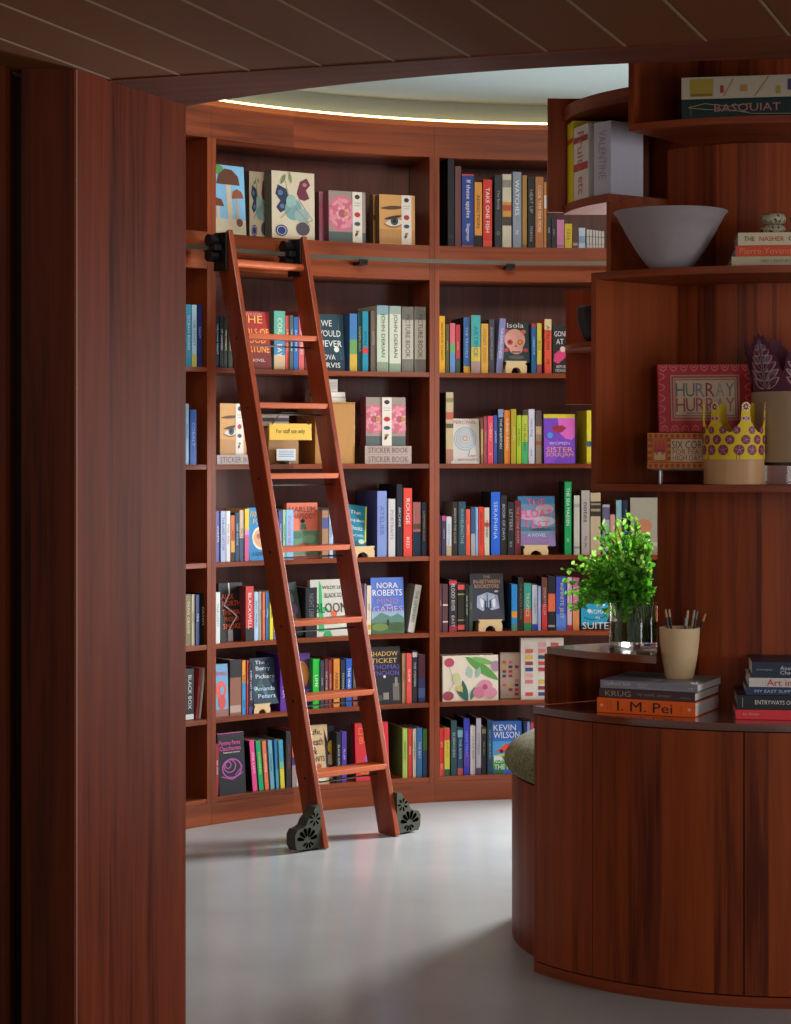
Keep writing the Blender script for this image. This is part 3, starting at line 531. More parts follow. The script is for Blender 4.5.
row(1, 7, 180, 710, 3.042, [
 S(108, 118, 104, '8c2430', 'dark red paperback against the upright', 'RED SPINE', 'e8c8c0'),
 Fr(121, 201, 70, '1b1b1f', 'black book with magenta shell', [('o', .5, .42, .38, .16, .12, 'a84c9c'), ('o', .42, .46, .24, .11, .16, 'a84c9c'), ('o', .36, .48, .12, .06, .2, 'c060b0'), ('l', [(.1, .3), (.5, .24), (.92, .34)], .004, 'a84c9c'), ('l', [(.6, .3), (.9, .44)], .003, 'a84c9c'), ('l', [(.0, .995), (.95, .995)], .003, 'd83c90'), T(.45, .84, .78, .07, 'Femme Perse', 'e04ca0'), T(.45, .75, .8, .07, 'Clauchantes', 'e04ca0'), T(.5, .68, .74, .035, 'Selected poems', 'e0e0e0')], .03, 4),
 S(222, 236, 92, 'e04488', 'hot pink paperback leaning left', 'PINK LADY', 'f4d0e0', (), -5, side='1a1014'), S(241, 255, 93, '18a060', 'emerald green paperback leaning left', 'EVERGREEN', 'd8e84c', (), -5), S(259, 271, 94, 'e07050', 'coral orange paperback leaning left', 'TANGERINE', 'f4dcc8', (), -4.5), S(276, 288, 92, '6aa8b8', 'pale teal paperback leaning left', 'SHORELINE', '2c5060', (), -4), S(293, 303, 91, '2a78a8', 'blue paperback leaning left', '', 'eee', [(0, .4, '4a9cb0')], -3), S(306, 319, 91, 'd8cc3c', 'yellow and blue paperback leaning left', '', 'eee', [(.55, 1, '3c9cc4'), (.4, .55, '7cb890')], -3),
 S(323, 338, 64, '2e2a30', 'dark charcoal book with reddish lettering', 'LOST TRIBES', '8c4448'), S(341, 353, 60, 'd85850', 'coral and navy striped book', '', 'eee', [(0, .38, '9a8c84'), (.38, .52, '24386c')]), S(354, 366, 90, 'c8c4cc', 'white paperback by ladder rail', 'PEARL', '8c8c9c'),
 Fr(383, 454, 48, 'cfb083', 'tan novel with black handwriting title', [('p', [(.85, .95), (1, .7), (1, .2), (.9, .3), (.88, .6)], '242428'), ('e', .4, .22, .12, .06, 'c8763c'), ('e', .6, .3, .1, .05, 'b85c34'), ('e', .7, .12, .2, .08, 'e0d8c0'), ('e', .25, .1, .14, .05, '4c4c44'), T(.5, .88, .5, .11, 'Life,', '1c1a18'), T(.5, .72, .6, .12, 'Death', '1c1a18'), T(.42, .57, .25, .12, '&', '1c1a18'), T(.5, .43, .7, .09, 'GIANTS', '1c1a18')], .03, 5),
 Fr(448, 474, 50, '242a34', 'black book with yellow flower cover', [('e', .6, .62, .4, .12, 'e0c040'), ('e', .5, .4, .4, .1, 'c8b494'), ('e', .5, .1, .5, .06, 'b8b0a0')], .02, 5, set_=.035),
 S(476, 490, 68, '23242a', 'black book with white lettering beside purple', 'BLACK SUN', 'd0d0cc'), S(492, 507, 65, '54389c', 'purple paperback', 'PLUM', 'c8b8e8'),
 Fr(536, 637, 40, 'd9323c', 'bright red novel, orange title', [('e', .55, .38, .3, .1, 'b45ca0'), ('e', .6, .3, .2, .06, '8c5cb0'), ('r', .1, .1, .9, .18, 'e0502c'), T(.38, .86, .55, .12, 'DEEP', 'f08c34'), T(.4, .7, .55, .12, 'BLUE', 'f08c34'), T(.5, .14, .7, .06, 'A NOVEL', 'f0a030')], .04, 4, spine='b0242c'),
 S(677, 692, 56, 'a9c45c', 'lime green book with olive side', 'MEADOW', '4c6a2c', side='64703c', depth=.26), S(694, 706, 57, 'd43c2c', 'bright red slim book', 'FEVER', 'f0d0b8'), S(708, 719, 57, 'cfc6b8', 'cream slim book', 'PAPER BOATS', '6a5c50'), S(721, 737, 55, '3f86c4', 'sky blue book', 'THE BAY', 'e4f0f4'), S(739, 752, 57, '2c4c78', 'navy book with green top', '', 'eee', [(.55, 1, '4c7c34')])])
row(0, 2, 180, 290, 3.042, [S(18, 34, 44, '1c86a8', 'teal blue book', 'OCEAN ROAD', 'd8ecf0'), S(36, 51, 45, '9cc4d8', 'pale blue book with yellow foot', 'THE COAST', '2c5078', [(0, .2, 'b8b85c')]), S(53, 67, 45, '1c2c6c', 'navy blue book', 'NAVY', 'a8b8e0')])
row(0, 3, 180, 380, 3.042, [S(16, 27, 72, '8cb4d0', 'pale blue slim book', 'WILLOW', '30507c'), S(31, 50, 90, '1c4a94', 'deep blue book', 'COBALT', '7c9cd0')])
row(0, 5, 180, 560, 3.042, [S(17, 33, 105, '6c6030', 'olive book', 'OLIVE GROVE', 'd0c490'), S(35, 46, 105, 'a89c80', 'beige paperback', 'SANDS', '5c5040'), S(48, 60, 106, '203868', 'navy paperback', 'TIDE', 'c8d0e0'), S(62, 80, 100, '16181c', 'black book with pale edge', 'RAVEN', 'd0c8b8')])
row(0, 6, 180, 640, 3.042, [S(17, 42, 88, '141416', 'thick black book', 'BLACK BOX', 'c0b8b0', [(.02, .12, 'b8b8b0')]), S(48, 54, 88, 'b84048', 'slim red paperback leaning right', '', 'eee', (), 5), S(57, 63, 86, 'd0c8bc', 'slim white paperback leaning right', '', 'eee', (), 7)])
row(2, 1, 430, 140, 4.394, [
 S(78, 107, 78, '141418', 'very tall wide black book', '', 'eee', [(.1, .12, '303038')], depth=.24, side='0c0c10'), S(110, 137, 115, '6c4240', 'tall plain mauve brown book', '', 'eee', [(.0, .01, '503030')], depth=.22),
 S(140, 192, 150, '27408c', 'thick blue book, white script, red frame', 'If these apples/Shagganappi', 'e8ecf4', [(0, .02, 'c04848'), (.98, 1, 'c04848')], depth=.22), S(196, 229, 185, 'd8953c', 'orange book with black foot', 'ADDICTION', '2c1c14', [(0, .18, '18181a')]), S(233, 273, 174, 'd2342a', 'bright red book, white capitals', 'TAKE ONE FISH', 'f4ece4', [(.02, .1, 'e0503c')], side='3a1412'),
 S(284, 315, 155, '2c3236', 'charcoal book with grey lettering', 'The family/O', 'a8b0b0', side='1c2022'), S(318, 358, 150, 'cfc8b0', 'cream book with orange and black drawing', '', 'eee', [(.42, .62, 'd09838'), (.5, .58, 'b84c38'), (.3, .42, '44403a'), (.82, .92, '908c80')]), S(364, 402, 140, '8c98a8', 'grey blue book, large white capitals', 'WATCHES/by', 'eceef0', depth=.22), S(406, 426, 155, 'a8803c', 'slim mustard brown book', '', 'eee', [(.0, .05, '806030')]),
 S(430, 460, 165, '1a1a1a', 'black book with pale grey lettering', 'HEAT UP/menu', 'a8a8a0'), S(463, 499, 162, 'b8743c', 'orange brown book, white letters', 'COOK TIME FOR MORE', 'e4dccc'), S(501, 512, 185, 'c8843c', 'slim orange and white book', '', 'eee', [(.6, .8, 'e0dcd0')]),
 S(513, 532, 335, '1e2328', 'short black book', 'INK', 'd0d0d0'), S(534, 554, 346, '26282c', 'short charcoal book', 'ASH', 'a0a0a0'), S(557, 590, 350, 'd084b0', 'short pink book', '', 'eee', [(.05, .12, 'b06c98')]), S(592, 625, 368, 'd8c02c', 'short yellow book, large black numerals', '1215', '2c2c20'), S(627, 651, 376, '5c3c34', 'short brown book with white dot', '', 'eee', [(.12, .24, 'b0a098')]), S(653, 683, 386, 'c4d4e4', 'short pale blue white book', '', 'eee', [(.25, .6, '88acd0')])]
 + [S(688 + 13.2 * k, 700 + 13.2 * k, 393 + 1.5 * k, 'cfccc8', '%s slim white volume of matching set' % q, '', 'eee', [(.6, .66, '8c8c88'), (.2, .24, 'a0a09c')]) for k, q in enumerate(['leftmost', 'second', 'third', 'fourth', 'fifth', 'rightmost'])])
row(2, 2, 430, 300, 4.394, [
 S(41, 66, 70, 'e0a81c', 'golden yellow book with black capitals', 'HEARTWOOD TO ROOTS', '3c3020'), S(68, 85, 106, '55502c', 'olive paperback', 'MARSH', 'b0a880'), S(88, 111, 102, 'd86878', 'pink and blue paperback', '', 'eee', [(0, .4, '5c94c8'), (.4, .6, '6ca868')]), S(113, 133, 108, 'b83c44', 'raspberry red paperback with green foot', 'ROSE', 'e89ca0', [(0, .3, '3c5044')]),
 S(147, 175, 76, '3564a0', 'blue hardback with yellow foot', 'THE TRAVELS', '98bce0', [(0, .12, 'd8a82c')], side='1a1e28', depth=.2), S(181, 222, 67, 'd0b850', 'thick teal to yellow striped book', 'ARTIFICE', '207080', [(.45, 1, '48a8a8'), (0, .2, 'a88c88')]), S(225, 256, 104, 'd8a444', 'mustard paperback with cream edge', 'HONEY TOWN', '9c6c28', side='d8cba4'), S(259, 283, 85, '48444c', 'dark grey lavender book', 'SHADOWLANDS', 'a8a4a0'), S(290, 318, 82, '8486b4', 'lavender book leaning right', 'VAGABONDS', 'eae8f0', (), 4),
 Fr(322, 438, 96, '23363a', 'dark novel with pink skull, on stand', [('e', .46, .56, .4, .27, 'e8aa98'), ('e', .5, .34, .26, .14, 'e0a090'), ('e', .28, .5, .11, .07, 'c4484c'), ('e', .66, .5, .11, .07, 'd0683c'), ('e', .28, .5, .05, .035, '6c2830'), ('e', .66, .5, .05, .035, 'e8b048'), ('p', [(.44, .38), (.5, .44), (.56, .38)], 'b85058'), ('r', .34, .24, .66, .27, '3c2c30'), ('e', .12, .3, .09, .05, 'c84050'), ('e', .86, .3, .09, .05, 'c84050'), ('e', .8, .76, .1, .05, 'e07050'), ('e', .15, .78, .08, .05, 'c84050'), ('e', .5, .12, .3, .05, '506058'), T(.5, .92, .8, .12, 'Isola', 'e8e4dc')], .028, 10, stand=(332, 425, 268)),
 S(446, 468, 104, '2468a0', 'blue paperback with red top', 'HARBOUR', 'a0c8e0', [(.93, 1, 'b83038')], side='1c507c'), S(470, 491, 102, 'd0c040', 'blue and yellow striped paperback', 'BUZZ', '3c4c60', [(0, .18, 'a04858')], side='3c78a8'), S(503, 534, 84, 'e0543c', 'coral book with cream top', 'AVALON/ML', '2c2420', [(.8, 1, 'dcc898')]),
 Fr(540, 620, 110, '1b2126', 'black novel with pink hand, white capitals', [('p', [(.05, .25), (.3, .2), (.75, .35), (.7, .5), (.35, .48), (.1, .4)], 'e0407c'), ('e', .55, .5, .15, .06, 'e8c8c0'), T(.45, .82, .7, .11, 'GONE', 'f0f0ec'), T(.4, .66, .4, .11, 'AT', 'f0f0ec'), T(.5, .14, .6, .06, 'BEFORE', 'e0e0dc'), T(.5, .06, .7, .06, 'MIDNIGHT', 'e0e0dc')], .03, 4),])
row(2, 3, 430, 380, 4.394, [
 S(70, 103, 54, 'c3b088', 'tall cream patterned book with red patch', '', 'eee', [(0, .2, 'b07c68'), (.62, .72, 'c06050'), (.5, .56, '5c5844'), (.86, .92, '8c8468')], side='1c1614', depth=.24),
 Fr(94, 218, 170, 'cfcbc4', 'pale grey novel, concentric blue rings', [('o', .5, .55, .4, .26, .06, '7c9cb8'), ('o', .5, .55, .33, .21, .08, '8cb0c8'), ('o', .5, .55, .26, .165, .1, 'a0bcd0'), ('o', .5, .55, .18, .115, .14, '9cb4c4'), ('o', .5, .56, .09, .06, .3, 'c08870'), ('l', [(.66, .3), (.62, .22), (.6, .18)], .003, '6090a8'), T(.5, .92, .84, .07, 'PERCIVAL', 'a04c44'), T(.74, .17, .34, .05, 'GARY', 'a04c44'), T(.6, .09, .7, .05, 'BARTHOLOMEW', 'a04c44')], .028, 4, set_=.0, spine='a8a49c'),
 S(224, 234, 166, 'b89c5c', 'slim tan and maroon paperback', '', 'eee', [(.75, 1, '7c3c3c'), (0, .2, '9c6c50')]), S(236, 251, 160, '9c4c5c', 'dusty rose paperback', 'THE DRESS', 'd8a8b0'), S(253, 278, 158, 'e04c5c', 'bright coral pink paperback', 'CHERRY/B', 'f0b8bc'), S(280, 297, 155, '3454a4', 'cobalt blue paperback', 'SAPPHIRE', 'b8c8ec'), S(299, 323, 128, '23303c', 'black book, silver letters, blue top', 'THE AMERICAN', 'd0d8dc', [(.85, 1, '7c8cb8')], side='14161c'), S(326, 353, 133, 'dc8230', 'bright orange book', 'SUNSET ROAD', 'f4dcb0'), S(356, 379, 128, 'b0a02c', 'olive yellow book', 'OCHRE', 'd8d490'), S(381, 402, 155, 'a4c428', 'lime green paperback', 'THE FROG', '405c18'), S(404, 430, 155, 'b8c448', 'yellow green two-toned paperback', 'THE ISLANDS', '2c4c28', [(0, .45, '48b070')]), S(433, 460, 128, 'd0d0dc', 'white book with blue lettering', 'every thing/nice', '4c68b0'), S(464, 490, 134, '8c7c68', 'grey brown book with pale middle', '', 'eee', [(.55, .7, 'b8a078'), (.35, .42, '9c5044'), (.7, 1, '54484c')]),
 Fr(501, 638, 150, '7a48c8', 'purple novel with red lips', [('r', 0, .92, 1, 1, 'dcd02c'), ('p', [(.45, .92), (1, .92), (1, .55), (.9, .48), (.7, .5), (.5, .62)], 'e068c8'), ('p', [(0, .55), (.3, .4), (.5, .2), (.3, 0), (0, 0)], '8c50d8'), ('p', [(.25, .72), (.38, .78), (.48, .76), (.6, .78), (.72, .72), (.6, .64), (.48, .62), (.36, .64)], 'a82c48'), ('l', [(.28, .715), (.7, .715)], .002, '5c1428'), ('e', .2, .57, .09, .06, '40a0e8'), T(.5, .41, .66, .06, 'WOMEN', 'd8c8f0'), T(.5, .28, .84, .1, 'SISTER', 'f0a868'), T(.5, .17, .88, .1, 'SOULJAH', 'f0a868')], .035, 4, spine='4c2c8c'),
 S(688, 722, 134, 'd8c82c', 'yellow book with blue bird on spine', '', 'eee', [(.32, .42, '2c5c78'), (.0, .03, 'b0a428')], side='b0a01c', depth=.18, turn=9)])  # darker yellow on the bird book's side is painted shade
row(2, 4, 430, 470, 4.394, [
 S(42, 50, 202, '503c58', 'slim plum paperback', '', 'eee'), S(52, 70, 202, '3c3450', 'purple navy paperback with pink top', 'VESPER', 'a898c0', [(.88, 1, 'c04888')]), S(72, 95, 205, 'c8d0d8', 'pale grey paperback', 'COLD FOG', '7c8490', [(0, .25, 'b8a888')], side='504c50'), S(98, 122, 140, '2c2422', 'black brown book, white lettering', 'BENEATH THE CLOCK', 'b8aca0', side='6c6460'), S(125, 157, 140, '2a4c58', 'dark teal book', 'WAVELENGTHS', '9cb8bc'), S(158, 177, 172, 'e4583c', 'orange red paperback', 'IGNITE', 'f4b090'), S(180, 199, 164, '2c5c80', 'dark blue paperback with grey foot', '', 'eee', [(0, .45, 'a4a8a4')]), S(200, 212, 164, '8cacd8', 'light blue paperback', '', 'eee'), S(214, 237, 162, 'e0402c', 'vivid red paperback', 'RED TIGER ROAD', '8c1c18'), S(239, 261, 165, 'd0ccb8', 'cream paperback, black capitals', 'SWIMMER', '2c2c28', [(.6, .68, 'c84c44')]),
 S(268, 308, 97, '2466d8', 'tall royal blue hardback', 'SERAPHINA', 'b8ccf4', side='18223c', depth=.2), S(310, 338, 112, '2a2a30', 'tall charcoal hardback, white capitals', 'BOOK OF DAYS', 'c0c0c4'), S(341, 370, 140, '24282a', 'black book with white rule', 'LETTERS/XX', 'b0b4b4'), S(372, 400, 134, '6c2830', 'maroon book, gold capitals', 'THE STONE ROOM', 'c49484'),
 Fr(390, 552, 116, '6c94b8', 'blue and pink sea novel on stand', [('r', 0, .85, 1, 1, '3c84b4'), ('e', .3, .62, .3, .1, 'c8a0c0'), ('e', .72, .74, .25, .1, 'c0a8b8'), ('e', .7, .5, .3, .1, 'b8c0cc'), ('r', 0, .3, 1, .38, '4c7c94'), ('r', 0, .0, 1, .24, '8878a8'), ('e', .6, .33, .3, .03, '38505c'), T(.48, .88, .5, .13, 'THE', 'e8588c'), T(.5, .65, .86, .15, 'FLOAT', 'e8588c'), T(.5, .43, .7, .14, 'TEST', 'e8588c'), T(.5, .22, .5, .06, 'A NOVEL', 'e0d8e8'), T(.5, .1, .8, .05, 'SMALL TIDES', 'c878b0')], .03, 8, stand=(412, 520, 330)),
 S(591, 622, 52, '10a058', 'tall emerald green hardback, white title', 'THE SEA MAIDEN/H', 'e8f4e8', side='0e3c24', depth=.22), S(632, 658, 112, 'c4c8b8', 'slim pale grey book in front row', '', 'eee', [(.1, .14, '8c8c80'), (.8, .86, 'a8a898')], side='505c4c'), S(665, 702, 90, 'b8b4ac', 'grey white book, small black lettering', 'notes/My life', '403c3c', side='4c5c50'), S(705, 750, 100, 'cbb898', 'beige book with black band label', '', 'eee', [(.62, .86, '38342c'), (.7, .74, 'a89c80'), (.8, .83, 'a89c80')]),
 S(758, 790, 152, 'b8b8cc', 'white violet patterned book behind plant', '', 'eee', [(.7, .95, '68688c'), (.2, .5, '9c9cb8')]), S(792, 814, 196, 'd8a494', 'short salmon book behind plant', '', 'eee'), S(818, 842, 133, '90c8dc', 'pale blue and yellow book behind plant', '', 'eee', [(0, .5, 'd0cc60'), (.5, .68, 'a8d0a0')], side='a88828'), S(846, 870, 134, '1c3450', 'navy book behind the leaves', 'FATHOMS', '6ca8d8', (), 0),
 Fr(880, 1000, 122, 'b8b8a4', 'pale green and orange novel behind plant', [('e', .5, .5, .3, .12, 'd8926c'), ('e', .3, .3, .3, .1, 'e0d8c4'), ('r', 0, .15, 1, .22, 'd8d8d0')], .03, 4)])
row(2, 5, 430, 560, 4.394, [
 S(42, 53, 106, '6c4450', 'slim mauve paperback at the upright', '', 'eee'), S(55, 79, 106, '5c3c40', 'mauve brown paperback with white dots', '', 'eee', [(.55, .58, 'e0d8d0'), (.2, .23, 'e0d8d0')]), S(84, 118, 86, '2c282c', 'black book, white capitals, red ends', 'BLOOD RIVER/EAST', 'd8d4d8', [(.9, .98, 'c83848'), (.0, .12, '983040')]), S(121, 153, 100, '1a1a16', 'black book, red diamonds, cream frame', '', 'eee', [(.22, .78, '8c8458'), (.25, .75, '242418'), (.86, .96, 'd85048'), (.04, .14, 'd85048')]), S(155, 170, 106, '1c2420', 'dark green black paperback', 'FEAR THE LIGHT', 'd0d4c8'), S(172, 188, 112, '3c4c44', 'grey green paperback', 'MOSS', '8c9c8c'),
 Fr(182, 328, 62, '3a3e48', 'dark novel, white book-shaped jacket, stand', [('p', [(.2, .52), (.5, .6), (.82, .54), (.86, .26), (.62, .22), (.5, .3), (.36, .2), (.18, .28)], 'a4b4cc'), ('e', .34, .40, .05, .12, 'dfe6ee'), ('e', .7, .40, .05, .12, 'dfe6ee'), ('p', [(.40, .24), (.47, .24), (.46, .42), (.42, .44)], '303440'), ('p', [(.55, .26), (.62, .26), (.61, .44), (.57, .44)], '303440'), ('l', [(.5, .58), (.5, .27)], .004, '303440'), ('l', [(.3, .5), (.48, .4)], .003, '505868'), ('l', [(.75, .5), (.54, .4)], .003, '505868'), ('e', .78, .62, .06, .02, 'c8ccd0'), T(.5, .93, .2, .05, 'THE', 'c8a078'), T(.5, .83, .8, .08, 'IN-BETWEEN', 'c8a078'), T(.5, .73, .74, .08, 'BOOKSTORE', 'c8a078')], .03, 10, stand=(214, 318, 262), spine='282c34'),
 S(358, 384, 107, '2a88cc', 'blue book with orange circle', '', 'eee', [(.28, .42, 'd89838'), (.0, .15, '508c78')], side='22507c', depth=.22), S(387, 410, 76, '2a2420', 'black brown book, brown lettering', 'THE WILDER PATH', '8c6c54', side='181414'), S(412, 446, 102, '3c9c8c', 'teal, red and green striped book', 'TROPICS', 'd0d8a8', [(.16, .45, 'c4583c'), (0, .16, '2c8450')]), S(449, 472, 110, 'c0ccd8', 'white book with royal blue foot', 'CLARITY', '7c8ca0', [(0, .14, '3450b8')]), S(474, 488, 116, '98a8d8', 'slim periwinkle book', '', 'eee'), S(491, 516, 78, 'c43838', 'red book with brown top', 'STORYTELLER', 'd8a8a0', [(.5, 1, '6c4034')], side='241818'), S(519, 551, 72, '24262c', 'black book with glowing orange middle', '', 'eee', [(.35, .68, 'e06c48'), (.06, .1, 'a0a0a0')]), S(554, 600, 73, '3c54c0', 'thick blue book with yellow capitals', 'INFINITE JEST', 'd0d488', [(0, .3, '5c84d8')]), S(603, 624, 76, 'd8bcc0', 'cream pink dotted book', 'LOVELY', 'c05080', [(.45, .5, '604838'), (.0, .1, 'b83848')]), S(627, 656, 78, 'd86ca4', 'pink and orange book by the plant', 'FLIRT', 'f0c0d8', [(0, .4, 'e09058')]),
 Fr(664, 786, 106, '1c2430', 'black and cyan novel, white capitals', [('p', [(.0, .1), (0, .48), (.2, .58), (.6, .56), (1, .62), (1, .3), (.9, .14)], '20a8d0'), ('e', .3, .42, .08, .04, 'd8f0f8'), ('l', [(.1, .28), (.4, .22), (.9, .3)], .004, '145870'), T(.45, .7, .7, .13, 'WAIT', 'f0f0f0'), T(.68, .52, .3, .06, 'THE', 'f4f4f4'), T(.62, .4, .72, .1, 'WOMAN', 'f4f4f4'), T(.6, .27, .2, .05, 'IN', 'f4f4f4'), T(.52, .1, .94, .15, 'SUITE', 'f0f0f0')], .03, 3)])
sw = []
for i in range(9):
    for j in range(3):
        if (i * 3 + j) % 7 == 3: continue
        c = ['c84848', 'd87878', '3c4c80', 'd8b848', 'b83c50', '38445c', 'e0a0a0', '943c4c', 'd06048'][(i * 5 + j * 2) % 9]
        sw.append(('r', .1 + j * .3, .06 + i * .1, .28 + j * .3, .12 + i * .1, c))
flor = [('r', 0, 0, 1, .0, 'e8e0d0'), ('e', .12, .85, .09, .1, 'b84c64'), ('e', .1, .12, .1, .1, 'a04858'), ('leaf', .4, .98, -35, .75, .16, '5c9c48'), ('leaf', .5, .95, -15, .45, .1, '78b060'), ('leaf', .5, .5, 100, .22, .12, 'a8c0b0'), ('leaf', .6, .5, 70, .2, .1, '98b8a8'), ('leaf', .45, .0, 105, .38, .09, '2c6458'), ('leaf', .45, .0, 135, .3, .08, '2c6458'), ('leaf', .5, .02, 70, .24, .08, '3c7468'), ('e', .76, .3, .14, .16, 'd890a4'), ('e', .66, .18, .12, .12, 'c87890'), ('e', .86, .17, .12, .12, 'd4889c'), ('e', .76, .3, .05, .06, 'b05070'), ('l', [(.12, .75), (.2, .4), (.1, .2)], .0025, '9cac78'), ('e', .25, .5, .07, .12, 'c8cc98'), ('e', .95, .75, .08, .12, 'a8889c'), ('e', .3, .28, .06, .07, 'd0c070')]
row(2, 6, 430, 630, 4.394, [
 Fr(56, 300, 112, 'e4dac6', 'cream boxed book, green leaves, pink flowers', flor, .09, 1, spine='b8b0a0'),
 Fr(309, 400, 100, 'c8b4a4', 'smaller beige book with red colour patches', [s for s in sw if s[1] > .05][2:20], .03, 1, set_=.05, spine='7c6c60'),
 Fr(400, 588, 36, 'd8d2c8', 'tall white book dotted with colour swatches', sw, .035, 1, spine='a8a098')])
row(2, 7, 430, 700, 4.394, [
 S(42, 62, 124, 'd8342c', 'bright red paperback against the upright', 'GO/RED', 'f0d0c0', [(0, .25, 'e0584c')]), S(63, 87, 124, 'd0c440', 'red, yellow and white paperback', 'JUMP CUT', 'd04030', [(.75, 1, 'd84038'), (0, .14, '2c5c40')]), S(92, 118, 90, '2a4c54', 'dark green grey hardback', 'ELSEWHERE', 'a8c0c4', side='14201c'), S(121, 145, 122, '2c4468', 'navy paperback with pale blue patches', 'THE RIVER', 'a8d0e0', [(0, .15, 'c05c5c'), (.8, .95, '7cb0c0')]), S(148, 174, 82, '3038b0', 'violet blue hardback', 'HEARTBEAT', '8c88e0', [(.15, .4, '5840a8')], side='181828'), S(177, 200, 113, 'cbc6c0', 'cream hardback, first of two', 'LITTLE BIRD', '8c8480'), S(203, 225, 80, 'b0acb8', 'tall pale lavender hardback', 'WINTERING', '7c7888', [(0, .12, '48405c')], side='1c1c20'), S(228, 247, 118, '1f1c18', 'black paperback, gold triangles', 'THE GILT', 'a89868', [(.86, .96, '807850')]), S(252, 275, 88, '20405c', 'dark blue hardback beside car book', 'NORTHBOUND', '7cacc0', side='141c24'),
 Fr(276, 405, 95, '2c6cc8', 'blue novel with orange car', [('r', 0, .3, 1, .62, '48a0d8'), ('r', 0, .1, 1, .34, '3c9c44'), ('p', [(0, .34), (.3, .38), (.7, .36), (1, .46), (1, .36), (0, .33)], 'e0c02c'), ('p', [(.1, .44), (.3, .5), (.45, .57), (.75, .58), (.95, .5), (.95, .44), (.5, .4)], 'e84c34'), ('e', .3, .43, .07, .035, '24303c'), ('e', .78, .43, .07, .035, '24303c'), ('e', .2, .05, .2, .04, '2c7c34'), ('r', .04, .26, .3, .34, 'd8e4dc'), T(.42, .88, .76, .11, 'KEVIN', 'f0f0ec'), T(.48, .74, .88, .12, 'WILSON', 'f0f0ec'), T(.45, .26, .8, .1, 'RUN FOR', 'f0f0ec'), T(.5, .13, .9, .1, 'THE HILLS', 'f0f0ec')], .035, 3),
 S(412, 424, 96, '1c2c58', 'navy book behind the round cushion', '', 'eee'), S(426, 440, 96, '7c94c8', 'pale blue book behind the round cushion', '', 'eee'), S(442, 456, 100, 'c8405c', 'crimson book behind the round cushion', '', 'eee')])

# ------------------------------------------------------------------ third shelf of the ladder bookcase: boxes, plaque, little things
def at(x, ybot, row_, setb):     # point on a shelf of the round room, under pixel column x, set back from the front edge
    p = ray(x, BX, BY, BR + setb); a = math.atan2(p.x - BX, p.y - BY); return p, -a, ROWZ[row_] + .0004
def pxw(n, x, Y): return n / F * Y
Z3 = ROWZ[3]
def front_at(x0, x1, ytop, ybot, setb, th, col, name, label, cat, items=(), z=None, spine=None, group=None, tilt=0):
    m, w, ang, _, _ = frame(x0, x1, BR + setb); z = Z3 + .0004 if z is None else z
    h = EYE - (ytop - HY) * m.y / F - z; t = thing(name, label, cat, (m.x, m.y, z), (0, 0, 0), group)
    t.rotation_euler = (Matrix.Rotation(ang, 4, 'Z') @ Matrix.Rotation(-R_(tilt), 4, 'X')).to_euler()
    book_front(t, w, h, th, col, list(items), spine); return t, m, ang, h, w
sb = lambda w: [('t', .5, .5, .86, .62, 'STICKER BOOK', '6c5c58')]
_, _, _, h0, _ = front_at(217, 262, 455, 463.7, .015, .15, 'b5a8a0', 'book', 'thick grey sticker book lying flat under the eye book', 'book', sb(1))
front_at(220, 246.5, 403.5, 455, .03, .06, 'cf9c5c', 'book', 'tan book with eye standing on flat sticker book, left of plaque', 'book', eye + strip(.58, .88), z=Z3 + h0 + .001, spine='7a5c40')
_, _, _, h1, _ = front_at(365, 411.5, 454.6, 463, .012, .16, 'b09c94', 'book', 'lower of two flat sticker books beneath the rose book', 'book', sb(1), spine='6c5048')
_, _, _, h2, _ = front_at(365, 411.5, 446, 454.2, .012, .16, 'b09c94', 'book', 'upper of two flat sticker books beneath the rose book', 'book', sb(1), z=Z3 + h1 + .001, spine='6c5048')
front_at(366, 405.5, 397.3, 446, .02, .07, '9a8c82', 'book', 'grey book with two pink roses standing on two sticker books', 'book', rose(.2, .55, .85) + rose(.84, .55, .85)[1:] + strip(.40, .64), z=Z3 + h1 + h2 + .0016, spine='8a4a58')
KRAFT = mat('a87c48', .6, name='kraft_board'); KRAFT2 = mat('b08040', .5, name='pale_oak_box')
m, w, ang, _, _ = frame(315, 355, BR + .03)
t = thing('wooden_box', 'tall pale oak box on the third shelf right of the plaque', 'box', (m.x, m.y, Z3 + .0004), (0, 0, ang))
hb = EYE - (402.3 - HY) * m.y / F - Z3
MB().box(-w/2, w/2, 0, .18, 0, hb - .006, KRAFT2).build('body', t, bevel=.002); MB().box(-w/2 - .001, w/2 + .001, -.001, .181, hb - .005, hb, KRAFT2).build('lid', t)
zb_ = Z3 + hb + .0008
def dlocal(m, ang, x, y): return (m.x + math.cos(ang) * x - math.sin(ang) * y, m.y + math.sin(ang) * x + math.cos(ang) * y)
# white boxes on top of it, a card, a little brush
q = dlocal(m, ang, .012, .03)
for k, (sx, nm) in enumerate(((.075, 'lower'), (.07, 'upper'))):
    tt = thing('book', '%s of two small white books lying on the oak box' % nm, 'book', q + (zb_ + k * .022,), (0, 0, ang + .05 * k), 'white books on the oak box')
    MB().box(-sx, sx * .3 + .03, 0, .1, 0, .021, mat('d8d4cc', .6)).build('cover', tt, bevel=.002)
tt = thing('card', 'small white printed card standing on the white books', 'card', dlocal(m, ang, .006, .05) + (zb_ + .0445,), (0, 0, ang))
mb = MB().box(-.03, .03, 0, .003, 0, .052, mat('d4d2ca', .6)); art(mb, [('r', .1, .75 - .12 * i, .9, .78 - .12 * i, '9c9c98') for i in range(5)], lambda u, v, L: (u - .03, -.0004, v), .06, .052); mb.build('sheet', tt)
qb = dlocal(m, ang, -.077 + .005, .06)
tt = thing('brush', 'small brown bristle brush on the corner of the oak box', 'brush', dlocal(m, ang, -w/2 + .016, .1) + (zb_,), (0, 0, ang))
